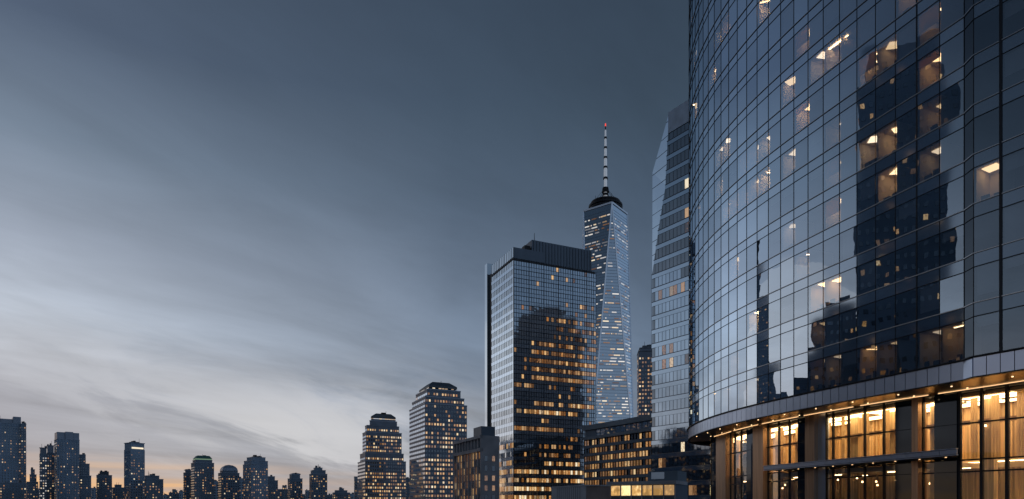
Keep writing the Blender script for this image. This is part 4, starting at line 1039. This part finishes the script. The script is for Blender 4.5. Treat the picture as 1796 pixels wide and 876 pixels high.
# ------------------------------------------------------------------ two stepped towers with hipped roofs
def ribb(x, k, nf): return mt['litD'] if rnd.random() < (.28 if k < nf * .45 else .02) else mt['ribbon']
def bandpick(lo=.55):
    rowp = {}
    def f(x, k, nf):
        if k not in rowp: rowp[k] = rnd.choice((.9, .75, .5, .25)) if k > nf * .4 else rnd.choice((.97, .9, .85, .6))
        return mt[rnd.choice(('litA', 'litC', 'litA', 'litB', 'litD'))] if rnd.random() < rowp[k] * lo * 1.7 else mt['darkwin']
    return f
def stepped(name, label, z, pxc, tiers, roof, limit=100):
    x0, _, x1, _ = tiers[0]; c = at(pxc, z); u, v = GR, GL
    lu, lv = solve(c, u, x1), solve(c, v, x0); root = thing(name, label, 'skyscraper', *add(add(c, u, lu / 2), v, lv / 2), 0, 'stepped towers with hipped roofs')
    W_ = Windows(); zb = 0; cop = MB(); sp = MB()
    for j, (a, xc, b, y) in enumerate(tiers):
        # corner of this tier keeps to its photo columns
        f0 = (xc - pxc) / FP * z; a0 = max(0, solve(c, u, xc)) if xc > pxc else 0; a1 = solve(c, u, b); b0 = j * 1.3; b1 = lv - (0 if j == 0 else (x0 - a) / (x0 - pxc) * lv)
        zt = hgt(y, z); m = MB(); m.prism(ccw(rect(c, u, v, a0, a1, b0, b1)), 0 if j == 0 else zb - .3, zt); m.build('wall', mt['granite'], root)
        for q, (p, d_, L, fr) in enumerate(four(c, u, v, a0, a1, b0, b1)):
            z0 = 2 if j == 0 else zb + .4; z1 = zt - .6
            if q == 1 or q == 2: W_.grid(p, d_, L, z0, z1, 6.5, 4.05, 6.0, 2.0, ribb, fr)
            else: W_.grid(p, d_, L, z0, z1, 2.6, 4.05, 1.5, 2.0, bandpick(), fr)
            cop.beam((*p, zt - .3), (*add(p, d_, L), zt - .3), .6, 1.0)
        last = (a0, a1, b0, b1); zb = zt
    cop.build('parapet', mt['crown'], root); W_.build(root, limit)
    # hipped roof over a lit cornice
    (fa, fb2, fy), (ta, tb2, ty) = roof; a0, a1, b0, b1 = last; k0 = (fb2 - fa) / (b - a); k1 = (tb2 - ta) / (b - a)
    def rr(k): ca, cb_ = (a0 + a1) / 2, (b0 + b1) / 2; return ccw(rect(c, u, v, ca - (a1 - a0) / 2 * k, ca + (a1 - a0) / 2 * k, cb_ - (b1 - b0) / 2 * k, cb_ + (b1 - b0) / 2 * k))
    zc_ = hgt(ty, z); zf_ = hgt(fy, z)
    m = MB(); m.prism(rr(k0), zb - .2, zf_, 0); cr = m.build('attic', mt['granite'], root)
    m = MB(); m.prism(rr(k0 * 1.01), zf_ + 1.0, zf_ + 3.0, 0, rr(k0 * 1.0)); m.prism(rr(k0), zf_ + 3.0, zc_, 0, rr(k1)); rf = m.build('roof', mt['roof'], root)
    for p, d_, L, fr in four(c, u, v, (a0 + a1) / 2 - (a1 - a0) / 2 * k0, (a0 + a1) / 2 + (a1 - a0) / 2 * k0, (b0 + b1) / 2 - (b1 - b0) / 2 * k0, (b0 + b1) / 2 + (b1 - b0) / 2 * k0):
        if fr:
            m = MB(); nn = (d_[1], -d_[0])
            for i in range(9):
                if rnd.random() < .75: m.beam((*add(add(p, d_, L * (i + .1) / 9), nn, .1), zf_ + .5), (*add(add(p, d_, L * (i + .9) / 9), nn, .1), zf_ + .5), .3, .9)
            m.build('cornice_lamp', mt['litC'], root)
    m = MB(); q = add(add(c, u, (a0 + a1) / 2), v, (b0 + b1) / 2); m.post(q[0], q[1], zc_ - .1, zc_ + 1.2, u, 5, 4); m.cyl(q[0] + 3, q[1], zc_ - .1, zc_ + 3, .2, n=5); m.build('roof_plant', mt['black'], rf)
stepped('hipped_roof_tower', 'taller stepped tower with a hipped dark roof, beside the stone block', 600, 745.5,
        [(718, 745.5, 819, 707), (721.5, 747, 815, 694.5), (724.5, 751, 809.5, 681)], ((731, 803, 679), (753, 796, 664.5)))
stepped('hipped_roof_tower', 'shorter stepped tower with a hipped dark roof and shoulders lower down', 760, 640.5,
        [(627.5, 640.5, 712, 808), (631, 641, 708.5, 794), (633.5, 643, 705.5, 757), (636, 645, 701.5, 745), (639.5, 650, 697.5, 736.5)], ((641.5, 694, 733.5), (655, 687, 723.5)))

# ------------------------------------------------------------------ the far skyline, from left to right
SK = 'towers of the far skyline'
TB = tower_block
def recess(root, c, u, v, lu, lv, zb, z):
    b = MB()
    for a0, a1, h in ((0, .28, 9), (.28, .72, 5.5), (.72, 1, 9)): b.prism(ccw(rect(c, u, v, lu * a0 + .1, lu * a1 - .1, .5 if h > 6 else 3, lv * .8)), zb - .2, zb + h)
    b.build('crown', mt['crown'], root)
    b = MB()
    for x in (.12, .3, .5, .7, .88): p = add(c, u, lu * x); b.post(p[0], p[1], 0, zb - .5, u, 2.2, 1.2)
    b.build('bay_pier', mt['bluewall'], root)
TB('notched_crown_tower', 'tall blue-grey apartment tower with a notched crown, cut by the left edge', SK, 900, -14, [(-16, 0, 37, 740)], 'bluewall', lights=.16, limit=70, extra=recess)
TB('slab_tower', 'narrow slab with a bright column of lit windows, against the notched crown tower', SK, 915, 36.5, [(36, 0, 46, 743)], 'darkwall', lights=.42, limit=40, ratio=1.6, extra=penthouse(.6, 2))
TB('podium_block', 'wide low block with scattered lit windows at the foot of the notched crown tower', SK, 860, -12, [(-16, 0, 46.5, 846)], 'darkwall', lights=.3, limit=40, cat='building')
TB('corner_block', 'low dark block with two turrets in the orange gap, right of the notched crown tower', SK, 1050, 47, [(46.5, 0, 67, 845), (52, 0, 64, 832), (54, 0, 61, 823)], 'darkwall', lights=.35, limit=30, cat='building')
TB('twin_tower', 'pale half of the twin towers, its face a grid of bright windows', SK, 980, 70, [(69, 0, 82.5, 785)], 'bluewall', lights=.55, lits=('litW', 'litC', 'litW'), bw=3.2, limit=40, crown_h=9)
TB('twin_tower', 'dark half of the twin towers, against the broad rounded crown tower', SK, 985, 82.5, [(82, 0, 95, 781)], 'darkwall', lights=.45, limit=40, crown_h=11, ratio=1.2)
def bow(root, c, u, v, lu, lv, zb, z):
    b = MB()
    for a0, a1, d in ((0, .36, 1.5), (.36, .72, 0), (.72, 1, 1.5)): b.prism(ccw(rect(c, u, v, lu * a0 + .15, lu * a1 - .15, d, lv - 2)), zb - .2, zb + (10.5 if d == 0 else 9.6))
    b.build('crown', mt['crown'], root)
    b = MB()
    for x in (.1, .26, .42, .58, .74, .9): p = add(c, u, lu * x); b.post(p[0], p[1], 0, zb - .3, u, 1.4, 1.2)
    b.build('bay_pier', mt['bluewall'], root)
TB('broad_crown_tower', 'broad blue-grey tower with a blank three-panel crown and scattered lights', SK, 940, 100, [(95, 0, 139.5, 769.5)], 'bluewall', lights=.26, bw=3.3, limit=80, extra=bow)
TB('stepped_slab', 'dark slab stepping down to the right of the broad crown tower', SK, 960, 140, [(139, 0, 160, 834), (139, 0, 157, 813), (139, 0, 150, 797)], 'darkwall', lights=.2, limit=40)
TB('flat_top_block', 'small flat-topped block with a penthouse, standing in the orange gap', SK, 1000, 170, [(169, 0, 196.5, 833)], 'darkwall', lights=.28, limit=50, extra=penthouse(.6, 5.5))
TB('low_block', 'low hunched block just left of the slim flat-roofed tower', SK, 1080, 198, [(196, 0, 219, 855), (201, 0, 213, 850)], 'darkwall', lights=.28, limit=30, cat='building')
def toprow(root, c, u, v, lu, lv, zb, z):
    b = MB(); n = (u[1], -u[0]); b.beam((*add(add(c, u, 1.5), n, .1), zb - 7.5), (*add(add(c, u, lu - 2), n, .1), zb - 7.5), .3, 2.2); b.build('lit_band', mt['litC'], root)
    penthouse(.5, 1.6)(root, c, u, v, lu, lv, zb, z)
TB('slim_flat_tower', 'slim flat-topped tower with a lit band under its roof and a pale left face', SK, 920, 229, [(217.5, 0, 254, 776)], 'bluewall', lights=.26, limit=70, crown_h=9.5, crown='bluewall', extra=toprow, left=(3.2, 2.7, 3.0, lambda x, k, nf: mt['curtain2'] if k > nf * .35 else (mt['litD'] if rnd.random() < .2 else mt['darkwin'])))
TB('shoulder_block', 'wide dark block with a raised left half, against the slim flat-topped tower', SK, 900, 256, [(254, 0, 286.5, 840), (254, 0, 279, 834)], 'darkwall', lights=.36, limit=60)
TB('narrow_block', 'narrow round-headed block against the green-crowned tower', SK, 1010, 323, [(321.5, 0, 336, 829), (325, 0, 335.5, 825)], 'darkwall', lights=.3, limit=35, extra=dome(.9, 2))
TB('green_crown_tower', 'dark tower under a green-lit hipped copper crown', SK, 960, 341, [(335, 0, 375.5, 811), (338, 0, 372, 806)], 'darkwall', lights=.32, limit=80, extra=hipped((.86, .6, 6.2), 'copper', 'green'))
TB('domed_tower', 'dark tower under a pale domed roof with sloping shoulders', SK, 1000, 388, [(382.5, 0, 420, 829), (386, 0, 417, 825)], 'darkwall', lights=.32, limit=70, extra=dome(.85, 9))
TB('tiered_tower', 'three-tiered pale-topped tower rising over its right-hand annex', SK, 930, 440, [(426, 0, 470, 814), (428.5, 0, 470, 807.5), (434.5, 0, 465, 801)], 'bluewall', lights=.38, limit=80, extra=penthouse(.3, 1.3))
TB('annex_block', 'dark annex in two steps on the right of the three-tiered tower', SK, 950, 470.5, [(470, 0, 487.5, 842.5), (470, 0, 482, 835.5)], 'darkwall', lights=.3, limit=35)
TB('rounded_block', 'small rounded tower with a stepped head, alone over low roofs', SK, 1050, 509, [(504.5, 0, 530.5, 839), (508, 0, 526, 832)], 'darkwall', lights=.34, limit=50, extra=dome(.8, 2.5))
TB('antenna_tower', 'small stepped tower topped by a thin antenna', SK, 1000, 546, [(542.5, 0, 574, 831), (545, 0, 571, 824.5), (550.5, 0, 565, 820)], 'darkwall', lights=.3, limit=60, extra=mast(6))
TB('broken_roof_block', 'low block with a broken stepped roofline just left of the shorter hipped tower', SK, 1150, 585, [(583, 0, 614, 864), (587, 0, 609, 860), (595, 0, 603, 856.5)], 'darkwall', lights=.32, limit=40, cat='building')
TB('slim_annex', 'slim pale-sided slab behind the left shoulder of the shorter hipped tower', SK, 840, 622, [(621, 0, 640, 836)], 'bluewall', lights=.12, limit=15, ratio=1.2)
FG = 'low roofs along the far horizon'
low = [(160, 171, 856, 'grey low block between the stepped slab and the flat-topped block', 'bluewall'), (374, 384, 844, 'faint grey box left of the domed tower', 'bluewall'), (418, 428, 839, 'faint grey box right of the domed tower', 'bluewall'),
       (486, 506, 858, 'low roof left of the small rounded tower', 'darkwall'), (495, 503, 853, 'small hump on the roofs left of the small rounded tower', 'darkwall'), (529, 544, 867, 'lowest roof right of the small rounded tower', 'darkwall'),
       (535, 543, 860, 'small pale box left of the antenna tower', 'bluewall'), (573, 584, 868, 'low roof right of the antenna tower', 'darkwall'), (612, 623, 866, 'pale low roof right of the broken-roofed block', 'bluewall'),
       (286, 300, 868, 'low pale roof right of the shoulder block', 'bluewall'), (296, 306, 864, 'dark low roof in the gap left of the narrow block', 'darkwall'), (302, 311, 860, 'small dark tower in the gap left of the narrow block', 'darkwall'), (309, 317, 865, 'dark roof right of the small tower in the gap', 'darkwall'),
       (314, 323, 861.5, 'pale box left of the narrow round-headed block', 'bluewall'), (64, 71, 858, 'low dark roof left of the twin towers', 'darkwall'), (712, 720, 840, 'dim slab in the slot between the two hipped towers', 'darkwall'), (217, 222, 868, 'low roof at the foot of the slim flat-topped tower', 'darkwall')]
for a, b_, y, lab, wl_ in low:
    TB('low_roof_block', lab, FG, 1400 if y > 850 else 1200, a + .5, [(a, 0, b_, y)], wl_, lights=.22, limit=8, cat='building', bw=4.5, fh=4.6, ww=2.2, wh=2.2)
for i in range(26):                                          # a continuous low town along the horizon behind them
    a = -40 + i * 29 + rnd.uniform(-6, 6); w_ = rnd.uniform(18, 34)
    TB('horizon_block', 'dim low building of the far horizon, between taller skyline towers', 'dim low buildings of the horizon', 1700 + rnd.uniform(-150, 150), a + 1, [(a, 0, a + w_, rnd.uniform(868, 877))], rnd.choice(('bluewall', 'darkwall')), lights=.16, limit=6, cat='building', bw=6, fh=5, ww=2.6, wh=2.2)

# ------------------------------------------------------------------ towers that stand beside the view and show only as mirror images in the glass
def mirrored(label, s, t, wdt, dep, h, lights=.25, steps=(), spire=0, wall='darkwall'):
    """placed along the ray that the glass at arc s throws back"""
    p = np.array(cp(s)); th = float(np.interp(s, cs, cT)); d = p / np.linalg.norm(p); n = np.array((-math.cos(th), -math.sin(th))); r = d - 2 * (d @ n) * n
    q = p + r * t; print(label, 'px', round(pxz(q)), round(float(q[1])), 'width px', round(wdt / max(q[1], 1) * FP)); u = np.array((r[1], -r[0])); return offview(label, q, tuple(-u) if False else tuple(u), tuple(r), wdt, dep, h, lights, steps, spire, wall)
def offview(label, q, u, v, wdt, dep, h, lights, steps, spire, wall, name='mirrored_tower'):
    root = thing(name, label, 'skyscraper', q[0] + v[0] * dep / 2, q[1] + v[1] * dep / 2, 0, 'towers mirrored in the glass')
    W_ = Windows(); zb = 0; c = add(tuple(q), u, -wdt / 2)
    for k, zt in ((1, h),) + tuple(steps):
        a = wdt * (1 - k) / 2; e = dep * (1 - k) / 2; m = MB(); m.prism(ccw(rect(c, u, v, a, wdt - a, e, dep - e)), zb - (.3 if zb else 0), zt); m.build('wall', mt[wall], root)
        for P, d_, L, fr in four(c, u, v, a, wdt - a, e, dep - e): W_.grid(P, d_, L, max(zb, 3), zt - 2, 2.3, 3.8, 1.1, 1.5, pick(lights * .55, ('litA', 'litB', 'litD', 'litD')), False)
        zb = zt
    W_.build(root, 100)
    if spire: b = MB(); q2 = add(add(c, u, wdt / 2), v, dep / 2); b.cyl(q2[0], q2[1], zb - .2, zb + spire, 1.6, .3, 8); b.build('antenna', mt['black'], root)
mirrored('slender dark stepped tower with a spire, mirrored left of centre in the curved facade', 26.5, 640, 56, 44, 160, .3, ((.72, 225), (.4, 262)), 55)
mirrored('broad dark tower with a stepped head, mirrored low in the middle of the curved facade', 13.9, 210, 38, 30, 64, .45, ((.8, 78), (.45, 84)))
mirrored('huge dark tower mirrored as the tall black shape near the right of the curved facade', 6.2, 165, 33, 30, 138, .22, ((.8, 150),))
mirrored('dark block mirrored beside the notch at the right of the curved facade', 1.2, 190, 20, 25, 62, .4, ((.7, 70),))
mirrored('low dark block mirrored right of the slender stepped one', 18.6, 230, 22, 20, 50, .45, ((.6, 57),))
mirrored('low wide block mirrored under the huge dark tower', 8.0, 185, 24, 20, 58, .5)
mirrored('low block mirrored at the foot of the slender stepped tower', 24.9, 560, 90, 30, 108, .5, ((.5, 134),))
mirrored('wide low block mirrored between the slender tower and the broad stepped one', 21.2, 290, 44, 24, 44, .5, ((.4, 58),))
mirrored('low block with a narrow head, mirrored right of the broad stepped tower', 11.0, 200, 26, 20, 46, .5, ((.4, 56),))
mirrored('narrow block mirrored at the right edge of the huge dark tower', 3.9, 150, 12, 16, 52, .5, ((.6, 60),))
P_ = np.array(add(at(901, 320), GR, 27)); r_ = np.array((.757, -.653)); q_ = P_ + r_ * 150
offview('dark building with rows of amber windows, mirrored in the flat-roofed glass tower', q_, (-r_[1], r_[0]), tuple(r_), 52, 20, 128, .5, ((.8, 140), (.45, 148)), 0, 'concrete')

# ------------------------------------------------------------------ small lamps hanging behind the ground floor glass
lampb = emitter('pendant_bulb', (1, .62, .28), 7)
for i in range(34):
    s_ = rnd.uniform(-10, 36); o_ = rnd.uniform(1.2, 6.5); p = lp(s_, o_); up = s_ > sR + 1.2; ztop = 4.0 if up else F0 - .65; zl = rnd.uniform(2.2, 3.4) if up else rnd.uniform(4.6, 8.5)
    t = thing('pendant_lamp', 'small warm pendant lamp hanging inside the lobby glass', 'lamp', p[0], p[1], Z(zl), 'pendant lamps in the lobby')
    b = MB(); b.cyl(p[0], p[1], Z(zl + .2), Z(ztop), .015, n=4); b.build('cord', mt['black'], t)
    b = MB(); b.cyl(p[0], p[1], Z(zl), Z(zl + .2), .11, .07, 8); b.build('lamp_shade', lampb, t)
